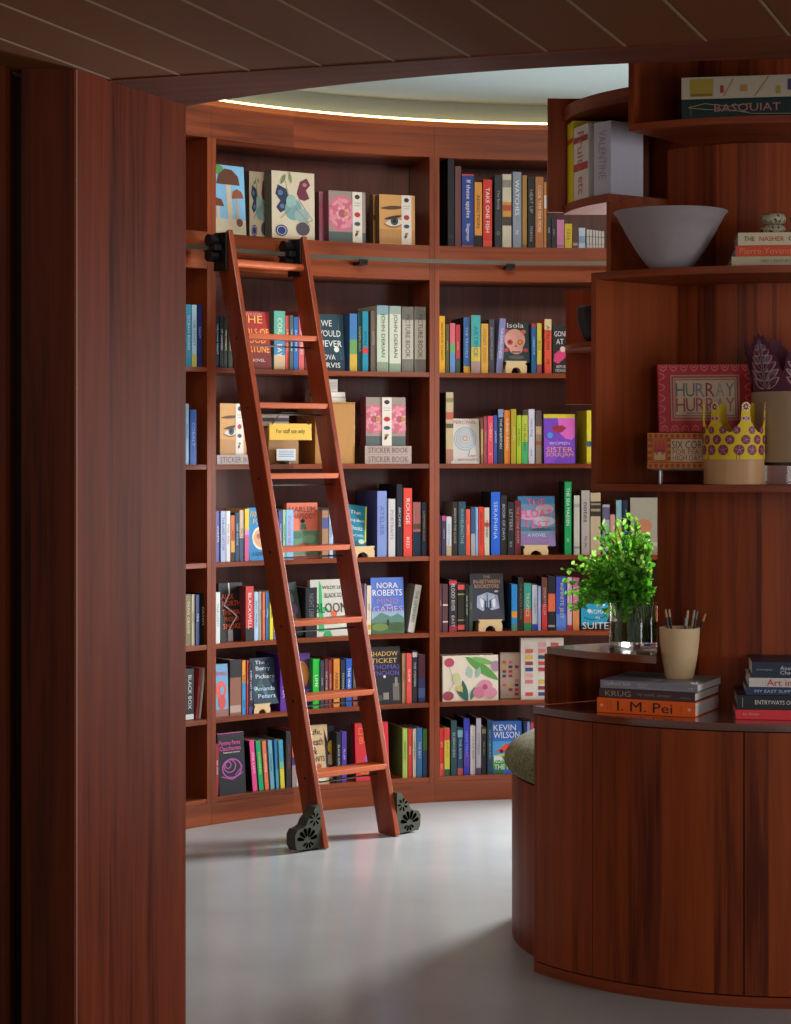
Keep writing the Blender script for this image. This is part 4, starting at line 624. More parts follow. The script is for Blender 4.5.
MB().box(-.014, .014, 0, .02, 0, .028, mat('5c4438', .7)).build('handle', tt, bevel=.003)
mb = MB()
for i in range(6): mb.box(-.013, .013, .001, .019, .028 + i * .004, .0305 + i * .004, mat('8c7460' if i % 2 else '6c5444', .9))
mb.build('bristles', tt)
# kraft box, plaque on its chain, card, books behind
m, w, ang, _, _ = frame(268.5, 298.5, BR + .05)
t = thing('kraft_box', 'brown kraft box behind the brass plaque', 'box', (m.x, m.y, Z3 + .0004), (0, 0, ang))
hk = .155; MB().box(-w/2, w/2, 0, .14, 0, hk - .006, KRAFT).build('body', t, bevel=.002); MB().box(-w/2 - .001, w/2 + .001, -.001, .141, hk - .005, hk, KRAFT).build('lid', t)
m2, w2, ang2, _, _ = frame(261, 289, BR + .06)
zz = Z3 + hk + .001
for k, (c, hh, nm) in enumerate((('8c8078', .02, 'lowest'), ('2c2024', .014, 'middle'), ('948478', .016, 'topmost'))):
    tt = thing('book', '%s of three flat books stacked behind the plaque' % nm, 'book', (m2.x, m2.y, zz), (0, 0, ang2), 'flat books behind the plaque')
    MB().box(-w2/2, w2/2, 0, .13, 0, hh - .0005, mat(c, .6)).build('cover', tt, bevel=.001); zz += hh
m, w, ang, _, _ = frame(269.5, 311.5, BR - .004)
zt = EYE - (423.5 - HY) * m.y / F; zb0 = EYE - (440 - HY) * m.y / F
BRASS = mat('f2c85c', .3, .25, name='brass')
t = thing('brass_plaque', 'brass plaque reading For staff use only, hung on a dark cord', 'plaque', (m.x, m.y, zb0), (0, 0, ang))
MB().box(-w/2, w/2, 0, .003, 0, zt - zb0, BRASS).build('plate', t, bevel=.0008)
mb = MB(); add_text(mb, 'For staff use only', lambda u, v, L: (u, -.0006, v), 0, (zt - zb0) * .5, w * .68, .024, mat('2c2418', .6)); mb.build('title', t)
CORD = mat('2a221c', .8); mb = MB(); hh = zt - zb0
for s_ in (-1, 1): mb.tube([(s_ * w * .44, -.001, hh - .004), (s_ * w * .40, -.002, hh + .012), (s_ * .03, .02, hh + .045)], .0022, CORD, 6)
mb.tube([(-.032, .02, hh + .045), (.032, .02, hh + .045)], .0028, CORD, 6); mb.build('cord', t)
MB().tube([(0, .018, hh + .045), (0, .2935, hh + .045)], .003, mat('3a342c', .4, .6), 8).build('hook', t)
m, w, ang, _, _ = frame(277.5, 296.5, BR + .02)
t = thing('card_holder', 'small dark round holder carrying a white printed card', 'card holder', (m.x, m.y, Z3 + .0004), (0, 0, ang))
MB().lathe([(.0, 0), (.022, 0), (.022, .008), (.012, .014), (0, .014)], mat('3c2c28', .4), 0, .008).build('base', t, smooth=40)
mb = MB().box(-w/2, w/2, .006, .009, .0142, .062, mat('d8dad8', .6)); art(mb, [('r', .1, .78 - .15 * i, .9, .84 - .15 * i, '6c9cc0') for i in range(4)], lambda u, v, L: (u - w/2, .0055, v + .0142), w, .048); mb.build('card', t)

# ------------------------------------------------------------------ rolling ladder
fl = Vector((-.246, 7.455, 0)); fr = Vector((.0185, 7.702, 0))          # lower front outer corners of the stiles
tp = ray(233, BX, BY, 2.125); tl_ = Vector((tp.x, tp.y, 0)); tl_.z = EYE - (229.5 - HY) * tp.y / F
u = Vector((.745, .667, 0)).normalized(); nrm = Vector((.667, -.745, 0))
tr_ = Vector((tl_.x, tl_.y, tl_.z)) + u * .374
LAB = 'tall reddish cherry library ladder leaning on the steel rail'
t = thing('library_ladder', LAB, 'ladder', ((fl.x + fr.x) / 2, (fl.y + fr.y) / 2, 0), (0, 0, 0))
ax = (tl_ - fl).normalized(); back = (ax.cross(u)).normalized()
if back.dot(nrm) > 0: back = -back
SW = .024; SD = .098
def stile(f0, f1):
    mb = MB(); vs = []
    a_ = (f1 - f0); ends = []
    for base, fix in ((f0, 'b'), (f1, 't')):
        for du, db in ((0, 0), (-SW, 0), (-SW, SD), (0, SD)):
            p = base + u * du + back * db
            if fix == 'b': p = p - ax * (p.z - .003) / ax.z
            vs.append(p)
    for q, cut in ((6, .02), (7, .02)): vs[q] = vs[q] - ax * cut
    mb.add(vs, [(0, 1, 2, 3), (7, 6, 5, 4), (0, 4, 5, 1), (1, 5, 6, 2), (2, 6, 7, 3), (3, 7, 4, 0)], W_LAD)
    o = mb.build('stile', None, bevel=.003); child_world(o, t); return o
stile(fl, tl_); stile(fr, tr_)
def on(z, base=fl): return base + ax * ((z - base.z) / ax.z)
def zfor(y):
    lo, hi = 0, 2.6
    for _ in range(40):
        mid = (lo + hi) / 2; p = on(mid); yy = HY + (EYE - p.z) * F / p.y
        if yy > y: lo = mid
        else: hi = mid
    return lo
RODM = mat('6c6a64', .3, .9, name='steel_rod')
MU = Matrix((u, Vector((-u.y, u.x, 0)), Vector((0, 0, 1)))).transposed().to_4x4()
ys = [335, 404.5, 476, 549.5, 624, 699, 776]
for y in ys:
    z = zfor(y); p = on(z)
    p = p + back * .006; mb = MB(); mtx = Matrix.Translation(p) @ MU
    mb.box(.001, .374 - SW - .001, 0, .088, -.0105, .0105, W_TREAD, mtx); o = mb.build('tread', None, bevel=.003); child_world(o, t)
    mb = MB(); mb.tube([mtx @ Vector((.0, .05, -.035)), mtx @ Vector((.374 - SW, .05, -.035))], .0035, RODM, 8); o = mb.build('tie_rod', None, smooth=40); child_world(o, t)
    mb = MB()
    for bb in (on(z), on(z) + u * .374):
        c = bb + back * .05 - u * (SW + .0008); mb.tube([c, c + u * (SW + .0016)], .0055, BLACK, 10)
    o = mb.build('bolt', None, smooth=40); child_world(o, t)
z = zfor(260); p = on(z) + back * .035; mb = MB(); mb.tube([p, p + u * (.374 - SW)], .0155, W_TREAD, 16); o = mb.build('rung', None, smooth=50); child_world(o, t)
# castor housings with pierced rosettes, wheels inside
HOUS = mat('4c4e40', .45, .4, name='green_black_cast_iron'); HOLE = mat('040404', 1.0, 0, 0, None, 0.0)
def rosette(mb, cx, cz, r, y, m, a0=0, a1=360, n=10):
    for k in range(n):
        a = R_(a0 + (a1 - a0) * (k + .5) / n); c, s_ = math.cos(a), math.sin(a); w = r * .16; pts = []
        for q, ww in ((.32, .35), (.6, .75), (.85, 1), (1, .55)):
            pts.append((cx + c * r * q - s_ * w * ww, cz + s_ * r * q + c * w * ww))
        for q, ww in ((1, .55), (.85, 1), (.6, .75), (.32, .35)):
            pts.append((cx + c * r * q + s_ * w * ww, cz + s_ * r * q - c * w * ww))
        mb.add([(x, y, zz) for x, zz in pts], [tuple(range(len(pts)))], m)
def housing(sign, base, lab):
    # local x = outward along the ladder's width, y = into the bookcase, z up
    M_ = Matrix.Translation(base) @ Matrix((u * sign, Vector((-u.y, u.x, 0)), Vector((0, 0, 1)))).transposed().to_4x4()
    out = [(0, .012), (.112, .012), (.122, .03), (.124, .07), (.112, .088), (.09, .092), (.072, .1), (.062, .12), (.04, .14), (.026, .165), (.0, .17)]
    PR = Matrix(((1, 0, 0, 0), (0, 0, 1, 0), (0, 1, 0, 0), (0, 0, 0, 1)))
    mb = MB(); mb.prism(out[::-1] if sign > 0 else out, .0, .052, HOUS, M_ @ PR)
    o = mb.build('castor_housing', None); child_world(o, t); t2 = o
    mb = MB(); tmp = MB()
    rosette(tmp, .066, .045, .048, -.0008, HOLE, 0, 180, 6); rosette(tmp, .03, .12, .026, -.0008, HOLE, 0, 360, 7); rosette(tmp, .062, .045, .03, -.0008, HOLE, 200, 340, 4)
    mb.v = [tuple(M_ @ Vector(v)) for v in tmp.v]; mb.f = tmp.f; mb.m = tmp.m; mb.mats = tmp.mats
    o = mb.build('pierced_pattern', None); o.parent = t2
    mb = MB(); mb.tube([M_ @ Vector((.06, .014, .026)), M_ @ Vector((.06, .038, .026))], .0255, BLACK, 20); o = mb.build('wheel', None, smooth=40); o.parent = t2
    for w_ in (t2.children): w_.matrix_parent_inverse = t2.matrix_parent_inverse.copy() if False else w_.matrix_parent_inverse
    return t2
h1_ = housing(-1, fl - u * (SW + .0005) + back * .02, 'left'); h2_ = housing(1, fr + u * .0005 + back * .02, 'right')
for hsg in (h1_, h2_):      # the sub-parts were given in world coordinates
    for c in [o for o in bpy.data.objects if o.parent == hsg]:
        c.matrix_parent_inverse = Matrix.Identity(4)
# roller hooks on the rail
for base in (tl_, tr_):
    mb = MB(); b0 = base - u * (SW + .006)
    zr = 2.281
    c = on(zr, base) - u * (SW * .5)
    M_ = Matrix.Translation(c) @ MU
    mb.box(-.022, -.014, .02, .10, -.09, .06, BLACK, M_)
    o = mb.build('hook_plate', None, bevel=.002); child_world(o, t)
    for dz, rr_ in ((.03, .024), (-.03, .024)):
        mb = MB(); pc = Vector((0, .085, dz)); mb.tube([M_ @ (Vector((-.06, .085, dz))), M_ @ (Vector((-.0225, .085, dz)))], rr_, BLACK, 18); o = mb.build('roller', None, smooth=40); child_world(o, t)
    mb = MB(); mb.box(-.055, -.0225, .045, .12, -.012, .012, BLACK, M_); o = mb.build('hook_arm', None, bevel=.002); child_world(o, t)

# ------------------------------------------------------------------ the curved island: desk, bench, shelving tower
A0 = -58.0
t = thing('curved_desk', 'large rounded cherry desk at the right, with panelled front', 'desk', (CX, CY, 0))
def par(o, root): return child_world(o, root)
def pie(fn, r, a0, a1, step=2): return [fn(a1, .02)] + [fn(a0 + (a1 - a0) * i / 90, r) for i in range(91)] 
def inpar(mb, name, root, **k): o = mb.build(name, None, **k); return child_world(o, root)
DR = .82
inpar(MB().prism([(CX, CY)] + [isl(A0 + (100 - A0) * i / 90, DR - .012) for i in range(91)], .03, .735, mat('2a120c', .6)), 'carcass', t, smooth=30)
inpar(MB().prism([(CX, CY)] + [isl(A0 - .1 + (100.2 - A0) * i / 90, DR) for i in range(91)], .0, .029, W_ISL_H), 'plinth', t, smooth=30)
inpar(MB().prism([(CX, CY)] + [isl(A0 - .1 + (100.2 - A0) * i / 90, DR + .002) for i in range(91)], .737, .757, W_ISL_T), 'top', t, smooth=30)
def angI(x, r): p = ray(x, CX, CY, r, False); return math.degrees(math.atan2(p.x - CX, CY - p.y))
s1, s2 = angI(592.5, DR), angI(744, DR)
for a, b in ((A0 + .2, s1 - .08), (s1 + .08, s2 - .12), (s2 + .12, s2 + 38), (s2 + 38.3, 100)):
    inpar(ring(MB(), isl, DR - .0119, DR, a, b, .033, .733, W_ISL_V, 1.5), 'panel', t, smooth=30)
p0, p1 = Vector(isl(A0, .02)), Vector(isl(A0, DR - .001)); d = (p1 - p0).normalized(); n_ = Vector((d.y, -d.x)) * -.012
inpar(MB().prism([tuple(p0), tuple(p1), tuple(p1 + n_), tuple(p0 + n_)], .03, .735, W_ISL_V), 'end_panel', t)
BA1 = -150
t = thing('curved_bench', 'low curved cherry bench base behind the left end of the desk', 'bench', (CX, CY, 0))
inpar(ring(MB(), isl, .12, .732, BA1, A0 - 1.2, .0, .50, W_ISL_V), 'base', t, smooth=30)
def cushion_mat():
    m = bpy.data.materials.new('green_leaf_print_fabric'); m.use_nodes = True; nt = m.node_tree; N = nt.nodes; b = N['Principled BSDF']
    g = N.new('ShaderNodeNewGeometry'); n = N.new('ShaderNodeTexNoise'); n.inputs['Scale'].default_value = 38; n.inputs['Detail'].default_value = 1.5; n.inputs['Distortion'].default_value = 1.6; nt.links.new(g.outputs['Position'], n.inputs['Vector'])
    r = N.new('ShaderNodeValToRGB'); e = r.color_ramp.elements; e[0].position = .44; e[0].color = lin('74724c'); e[1].position = .475; e[1].color = lin('3c3422')
    x = e.new(.50); x.color = lin('42382a'); y = e.new(.53); y.color = lin('7c7c56')
    nt.links.new(n.outputs['Fac'], r.inputs[0]); nt.links.new(r.outputs[0], b.inputs['Base Color']); b.inputs['Roughness'].default_value = .85; return m
prof = [(.14, .502), (.725, .502), (.745, .512), (.756, .53), (.754, .55), (.738, .575), (.70, .596), (.62, .610), (.48, .616), (.14, .616)]
mb = MB(); vs = []; n = 46; k = len(prof)
for i in range(n + 1):
    a = BA1 + (A0 - 1.3 - BA1) * i / n
    for r, z in prof: vs.append(isl(a, r, z))
fs = [(i * k + q, (i + 1) * k + q, (i + 1) * k + (q + 1) % k, i * k + (q + 1) % k) for i in range(n) for q in range(k)] + [tuple(range(k)), tuple(range((n + 1) * k - 1, n * k - 1, -1))]
mb.add(vs, fs, cushion_mat()); o = mb.build('seat_cushion', smooth=45)
o['label'] = 'rounded green leaf-print cushion on the curved bench behind the desk'; o['category'] = 'cushion'

t = thing('display_tower', 'tall curved cherry display shelving with staggered open boxes standing on the desk', 'shelving', (CX, CY, .7575))
RI = .33
def slab(name, a0, a1, r0, r1, z0, z1, m=None, **k): return inpar(ring(MB(), isl, r0, r1, a0, a1, z0, z1, m or W_ISL_H), name, t, smooth=30)
def pan(name, a, r0, r1, z0, z1, th=.018, m=None): return inpar(radial(MB(), isl, a, r0, r1, z0, z1, th, m or W_ISL_V), name, t)
# lower wing
slab('core_wall', -57.5, 80, .49, .505, .7572, .902, W_ISL_V)
pan('end_panel', -59.2, .30, .765, .7576, .9005)
inpar(MB().prism([isl(-59.9 + 30.1 * i / 24, .757) for i in range(25)] + [(.731, 5.60), (.743, 5.70), (.7455, 5.7235)] + [isl(-41 - 18.9 * i / 12, .50) for i in range(13)], .901, .921, W_ISL_T), 'shelf', t, smooth=30)
# upright wall above the desk
slab('core_wall', -40.0, 80, .515, .53, .9022, 1.371, W_ISL_V)
# crown box
slab('shelf', -49.8, 80, .20, .70, 1.37, 1.39)
pan('side_panel', -49.1, RI + .016, .699, 1.3895, 1.9685)
slab('core_wall', -49.2, 80, RI, RI + .014, 1.3895, 1.9685, W_ISL_V)
slab('shelf', -49.8, 80, .20, .70, 1.968, 1.988)
# small box left behind the crown box
pan('side_panel', -109, .18, .582, 1.63, 1.99)
slab('shelf', -108.4, -50.2, .18, .568, 1.79, 1.806)
# bowl box
pan('side_panel', -55.2, .18, .575, 1.9878, 2.2055)
slab('core_wall', -55.2, 80, RI, RI + .014, 1.9876, 2.3755, W_ISL_V)
# book box, far left
slab('shelf', -88, -55.0, .18, .577, 2.205, 2.23)
slab('shelf', -88, -39.2, .18, .577, 2.487, 2.527)
pan('end_panel', -88.9, .16, .625, 2.213, 2.56)
slab('core_wall', -88, -45, .30, .314, 2.2303, 2.4867, W_ISL_V)
# top box
slab('shelf', -38.8, 80, .20, .70, 2.375, 2.395)
pan('side_panel', -38.2, RI + .014, .699, 2.394, 2.861)
slab('core_wall', -38.5, 80, RI, RI + .014, 2.394, 2.861, W_ISL_V)
slab('shelf', -38.8, 80, .20, .70, 2.8603, 2.88)

# ------------------------------------------------------------------ books lying on the island
def flat_book(x, y, z, rot, w, d, h, col, label, text='', tc='eee', grp=None, hard=True, tw=.62, thh=.52, cx=.45, items=(), page=None):
    """lying book, spine to the viewer: local x along the spine from its left corner, y into the shelf"""
    t = thing('book', label, 'book', (x, y, z), (0, 0, rot), grp); b = .0025
    mb = MB(); m = mat(col, .4)
    mb.box(0, w, b, d, 0, b, m); mb.box(0, w, b, d, h - b, h, m); mb.box(0, w, 0, b, 0, h, m); mb.build('cover', t, bevel=.0006)
    MB().box(.003, w - .003, b + .0003, d - .003, b + .0002, h - b - .0002, mat(page or 'e8e6e6', .8)).build('pages', t)
    fn = lambda uu, v, L: (uu, -.0004 - .0001 * L, v); items = list(items)
    tx = [i for i in items if i[0] == 't']; pc = [i for i in items if i[0] != 't']
    if pc: mb = MB(); art(mb, pc, fn, w, h); mb.build('spine_art', t)
    mb = MB()
    if text: add_text(mb, text, fn, w * cx, h * .5, w * tw, h * thh, mat(tc, .5), len(pc) + 2)
    if tx: art(mb, tx, lambda uu, v, L: (uu, -.0004 - .0001 * (L + len(pc) + 2), v), w, h)
    if mb.v: mb.build('title', t)
    return t
G1 = 'books stacked under the pencil cup'
zd = .7575; ro = R_(-25.5)
flat_book(.560, 5.560, zd, ro, .283, .235, .0405, 'ff6a14', 'thick orange book with black title at bottom of pencil cup stack', 'I. M. Pei', '20140c', G1, tw=.56, thh=.66, cx=.49, items=[('l', [(.11, .2), (.11, .8)], .0008, '8a3410'), ('l', [(.13, .2), (.13, .8)], .0008, '8a3410'), ('l', [(.15, .2), (.15, .8)], .0008, '8a3410'), ('l', [(.86, .2), (.86, .8)], .0008, '8a3410'), ('e', .05, .5, .015, .1, 'f0c8a8'), ('e', .94, .5, .015, .1, 'f0c8a8')])
flat_book(.566, 5.562, zd + .041, ro, .276, .24, .025, '4a3234', 'dark plum book in the middle of the pencil cup stack', '', 'eee', G1, items=[('t', .2, .5, .32, .6, 'KRUG', 'b09a90'), ('t', .58, .5, .38, .42, 'by itself, always', '9c8680'), ('t', .9, .4, .12, .2, 'editions', '9c8680')])
flat_book(.570, 5.566, zd + .0665, ro, .280, .24, .0225, '8c8c96', 'grey glossy book directly under the pencil cup', '', 'eee', G1, items=[('t', .17, .56, .27, .5, 'Clyfford Still', 'd8d8dc'), ('t', .44, .66, .14, .2, 'Museum', 'd0d0d4'), ('t', .44, .38, .14, .2, 'Denver', 'd0d0d4'), ('l', [(.3, .2), (.92, .2)], .0006, 'c8c8cc'), ('t', .93, .4, .05, .3, 'CS', 'd8d8dc')])
zc = zd + .0665 + .0227
G2 = 'books stacked at the right end of the desk'
rr2 = R_(-7)
def rs(x0, z, h, col, lab, text, tc, w=.30, dy=0, **k):
    Y = 5.405 + dy; flat_book((x0 - HX) / F * Y, Y, z, rr2, w, .22, h, col, lab, text, tc, G2, **k)
rs(735.5, zd, .0265, 'e83440', 'thin bright red book at bottom of right desk stack', '', 'eee', items=[('t', .14, .55, .16, .3, 'by design', 'e8b0b0'), ('t', .62, .5, .1, .22, 'editions', 'e8b0b0')])
rs(737, zd + .0268, .038, '16191e', 'black book with white title in right desk stack', '', 'eee', page='b8ac94', dy=.004, items=[('t', .40, .52, .48, .3, 'ENTRYWAYS OF MILAN', 'e4e4e0'), ('l', [(.05, .15), (.05, .85)], .0012, 'b8b8b4')])
rs(746, zd + .0651, .022, '24365c', 'navy blue book in the middle of the right desk stack', '', 'eee', dy=.006, items=[('t', .29, .5, .44, .36, 'MY EAST SUPPORT', 'c4cce0')])
rs(749, zd + .0874, .0245, 'd8d2cc', 'white book with large red title in right desk stack', '', 'eee', dy=.004, items=[('t', .41, .5, .5, .72, 'Art in Bloom', 'd8382c'), ('l', [(.12, .25), (.12, .75)], .0008, 'c88880'), ('l', [(.15, .25), (.15, .75)], .0008, 'c88880')])
rs(752, zd + .1122, .043, '1e2a44', 'thick navy book on top of the right desk stack', '', 'eee', dy=.006, items=[('t', .11, .5, .14, .14, 'interiors and gardens', 'b8c0d0'), ('t', .38, .62, .26, .24, 'Axe House', 'd4d8e0'), ('t', .38, .34, .26, .24, 'Charleston', 'd4d8e0')])
# pencil cup
def PX(x, Y): return (x - HX) / F * Y
Yc = 5.605; xc = PX(679.5, Yc)
CLAY = mat('dcbe92', .6, bump=.15, name='tan_stone')
t = thing('pencil_cup', 'tan tapering stone cup holding pencils on the book stack', 'cup', (xc, Yc, zc))
MB().lathe([(0, 0), (.036, 0), (.040, .006), (.049, .055), (.055, .105), (.0565, .142), (.0535, .142), (.050, .10), (.042, .05), (.033, .008), (0, .008)], CLAY, n=48).build('body', t, smooth=50)
PEN = [('222022', 'b08c50', 666.5, 590, 'black pencil with tan tip, leftmost in cup', -.025, .02), ('181a1e', 'c49c6c', 670.5, 590, 'black pencil with beige tip, second from left', -.012, .03), ('3c4450', '8c98a4', 686, 598, 'slate blue pencil', .01, .0), ('b09478', 'd0b498', 689, 591, 'beige wooden pencil', .012, .02), ('8c7c6c', 'a89888', 694.5, 590, 'grey brown pencil', .02, .0), ('30343c', '6c7480', 698.5, 592, 'dark steel pencil', .026, .02), ('1c1c20', 'b48c4c', 706, 594, 'black pencil with gold tip leaning far right', .03, .01)]
for c1, c2, x, y, lab, bx, by in PEN:
    top = px(x, y + 24, Yc + by * .5); p = px(x, y + 20, Yc); 
    top = Vector((PX(x, Yc), Yc + by, EYE - (y + 20 - HY) * Yc / F))
    bot = Vector((xc + bx * .6, Yc + by * .4, zc + .012)); d = (top - bot).normalized()
    t = thing('pencil', lab + ' in the stone cup' if 'cup' not in lab else lab, 'pencil', tuple(bot), (0, 0, 0), 'pencils in the stone cup')
    L = (top - bot).length
    MB().tube([Vector((0, 0, 0)), d * (L - .022)], .0034, mat(c1, .4), 8).build('shaft', t)
    MB().tube([d * (L - .022), d * L], [.0036, .0028], mat(c2, .5), 8).build('tip', t)

# ------------------------------------------------------------------ glass vase of greenery on the wing
gl = bpy.data.materials.new('clear_vase_glass'); gl.use_nodes = True; b = gl.node_tree.nodes['Principled BSDF']; b.inputs['Transmission Weight'].default_value = 1; b.inputs['Roughness'].default_value = .01; b.inputs['IOR'].default_value = 1.35; b.inputs['Base Color'].default_value = (.96, .98, .97, 1)
Yv = 5.80; xv = PX(637.5, Yv); zv = .9215
t = thing('glass_vase', 'clear cylindrical glass vase on the wing shelf beside the desk', 'vase', (xv, Yv, zv))
MB().lathe([(0, 0), (.079, 0), (.082, .004), (.082, .118), (.079, .118), (.078, .012), (0, .012)], gl, n=48).build('glass', t, smooth=50)
MB().lathe([(0, .0125), (.0772, .0125), (.0772, .07), (0, .07)], gl, n=40).build('water', t, smooth=50)
def leafmat(c):
    m = mat(c, .45, spec=.35); nt = m.node_tree; b = nt.nodes['Principled BSDF']; out = [n for n in nt.nodes if n.type == 'OUTPUT_MATERIAL'][0]
    tr = nt.nodes.new('ShaderNodeBsdfTranslucent'); tr.inputs[0].default_value = lin(c); mx = nt.nodes.new('ShaderNodeMixShader'); mx.inputs[0].default_value = .5
    nt.links.new(b.outputs[0], mx.inputs[1]); nt.links.new(tr.outputs[0], mx.inputs[2]); nt.links.new(mx.outputs[0], out.inputs[0]); return m
t = thing('leafy_bouquet', 'bushy bright green leafy stems arranged in the glass vase', 'plant', (xv, Yv, zv + .015))
LEAF = [leafmat(c) for c in ('5cac28', '7cc838', '3c8420', '9ce050', 'b8ec70', '68b830')]; STEM = mat('5a7a34', .6)
rnd = random.Random(11); smb = MB(); lmb = MB()
def leaf(c, d, s, m):
    d = d.normalized(); side = d.cross(Vector((rnd.uniform(-1, 1), rnd.uniform(-1, 1), rnd.uniform(-.4, 1)))).normalized(); up = side.cross(d).normalized()
    P = [c, c + d * s * .3 + side * s * .30 + up * s * .05, c + d * s * .62 + side * s * .36 + up * s * .04, c + d * s * .9 + side * s * .14, c + d * s * 1.05 - up * s * .08, c + d * s * .9 - side * s * .14, c + d * s * .62 - side * s * .36 + up * s * .04, c + d * s * .3 - side * s * .30 + up * s * .05, c + d * s * .5 - up * s * .06]
    lmb.add(P, [(0, 1, 8), (1, 2, 8), (2, 3, 8), (3, 4, 8), (4, 5, 8), (5, 6, 8), (6, 7, 8), (7, 0, 8)], m)
stems = []
for i in range(165):
    a = rnd.uniform(0, 2 * math.pi); sp = rnd.uniform(.02, .24); tall = rnd.uniform(.15, .33)
    if i < 12: sp = rnd.uniform(.02, .12); tall = rnd.uniform(.34, .40)
    tip = Vector((sp * math.cos(a), sp * math.sin(a) * .75, tall - sp * .42))
    if tip.x > .03: tip.x = .03 - rnd.uniform(0, .2)
    base = Vector((rnd.uniform(-.05, .05), rnd.uniform(-.05, .05), 0)); mid = Vector((base.x * .6 + tip.x * .25, base.y * .6 + tip.y * .25, .13))
    pts = [base, mid, mid.lerp(tip, .55) + Vector((0, 0, .02)), tip]; smb.tube(pts, [.0022, .002, .0016, .001], STEM, 5, False)
    for q in range(15):
        f = (q + rnd.random()) / 15; f = .12 + f * .9; seg = min(f, .999) * 2; j = int(seg); pp = pts[1 + j].lerp(pts[2 + j], seg - j) if j < 2 else tip
        dd = Vector((rnd.gauss(0, 1), rnd.gauss(0, 1), rnd.gauss(.25, .7))); s_ = rnd.uniform(.012, .025)
        if (pp + dd.normalized() * s_).x > .052: continue
        leaf(pp, dd, s_, rnd.choice(LEAF if pp.z > .19 else LEAF[:3] + LEAF[5:]))
smb.build('stems', t); lmb.build('foliage', t)

# ------------------------------------------------------------------ objects in the crown box
z1 = 1.3905
def on_z(x, y, Y): return EYE - (y - HY) * Y / F
def cyl_fn(cx, cy, r, a0=0, flare=0.0, zf=0):
    def fn(uu, v, L):
        rr_ = r + .0004 + .0002 * L + max(0, v - zf) * flare; a = a0 + uu / r
        return (cx + rr_ * math.sin(a), cy - rr_ * math.cos(a), v)
    return fn
WOODC = wood('pale_birch_block', 'c49a6c', 'a87c50', None, 1, True, axis=(1, 0), rough=.5, plank=.5, coat=0)
Yk = 5.535; xk = PX(734, Yk); rk = .083; zt = on_z(0, 455, 5.46) - z1
t = thing('wooden_cylinder', 'pale wooden block wearing the yellow paper crown', 'display block', (xk, Yk, z1))
MB().lathe([(0, 0), (rk - .0015, 0), (rk, .0015), (rk, .13), (rk - .001, .131), (0, .131)], WOODC, n=60).build('body', t, smooth=40)
YEL, MAR, PNK = 'dcbc18', '7c2448', 'd8a0b8'
t = thing('paper_crown', 'yellow paper crown with maroon flowers around the wooden block', 'paper crown', (xk, Yk, z1 + zt - .0))
rc = rk + .0012; H1 = .105; Hs = .068; nseg = 144; vs = []; a_off = R_(-47.2)
def prof_c(a):
    ph = ((a - a_off) / R_(60)) % 1.0; d = min(ph, 1 - ph) * R_(60) * rc     # arc distance to the nearest peak
    cz = .132; rad = .0130; v = Hs - .006 + max(0, (.0435 - d)) ** 1.5 * 6.2
    if d < rad: v = max(v, cz + math.sqrt(rad * rad - d * d))
    return v
for i in range(nseg):
    a = 2 * math.pi * i / nseg
    for rr_ in (rc, rc + .0008):
        for v in (-.012, prof_c(a)): vs.append((rr_ * math.sin(a), -rr_ * math.cos(a), v))
fs = []
for i in range(nseg):
    a, b = 4 * i, 4 * ((i + 1) % nseg); fs += [(a, b, b + 1, a + 1), (a + 2, a + 3, b + 3, b + 2), (a + 1, b + 1, b + 3, a + 3), (a, a + 2, b + 2, b)]
MB().add(vs, fs, mat(YEL, .6)).build('band', t, smooth=40)
fn = cyl_fn(0, 0, rc + .001); mb = MB(); its = []
circ = 2 * math.pi * rc
def e_(x, z, r, c): its.append(('e', x, z, r, r, c))
its.append(('r', 0, -.012, circ, .008, MAR))
for k in range(14):
    x = circ * k / 14; e_(x, .014, .0145, MAR); 
for k in range(14):
    x = circ * (k + .5) / 14
    for z_, r_ in ((.042, .013), (.068, .0105)): e_(x + (.0 if z_ < .05 else .0185), z_, r_, MAR)
for k in range(6):
    xp = (a_off + R_(60) * k) * rc
    e_(xp, .132, .0125, 'f0d9a0'); 
    for q in range(8): aa = R_(45 * q); its.append(('leaf', xp + .002 * math.cos(aa), .132 + .002 * math.sin(aa), 45 * q, .0095, .0045, MAR))
    e_(xp - .007, .1, .006, PNK); e_(xp + .007, .1, .006, PNK); e_(xp - .007, .1, .0035, MAR); e_(xp + .007, .1, .0035, MAR)
for k in range(14):
    x = circ * k / 14
    for q in range(5): aa = R_(72 * q + 20); its.append(('l', [(x, .014), (x + .012 * math.cos(aa), .014 + .012 * math.sin(aa))], .0009, PNK))
    x = circ * (k + .5) / 14
    for xx, zz in ((x, .042), (x + .0185, .068)):
        for q in range(5): aa = R_(72 * q); its.append(('l', [(xx, zz), (xx + .0095 * math.cos(aa), zz + .0095 * math.sin(aa))], .0009, PNK))
art(mb, its, lambda u_, v, L: fn(u_, v, 3 if L > 1 else 1) if L < 30 else fn(u_, v, 5), 1, 1); mb.build('printed_flowers', t)

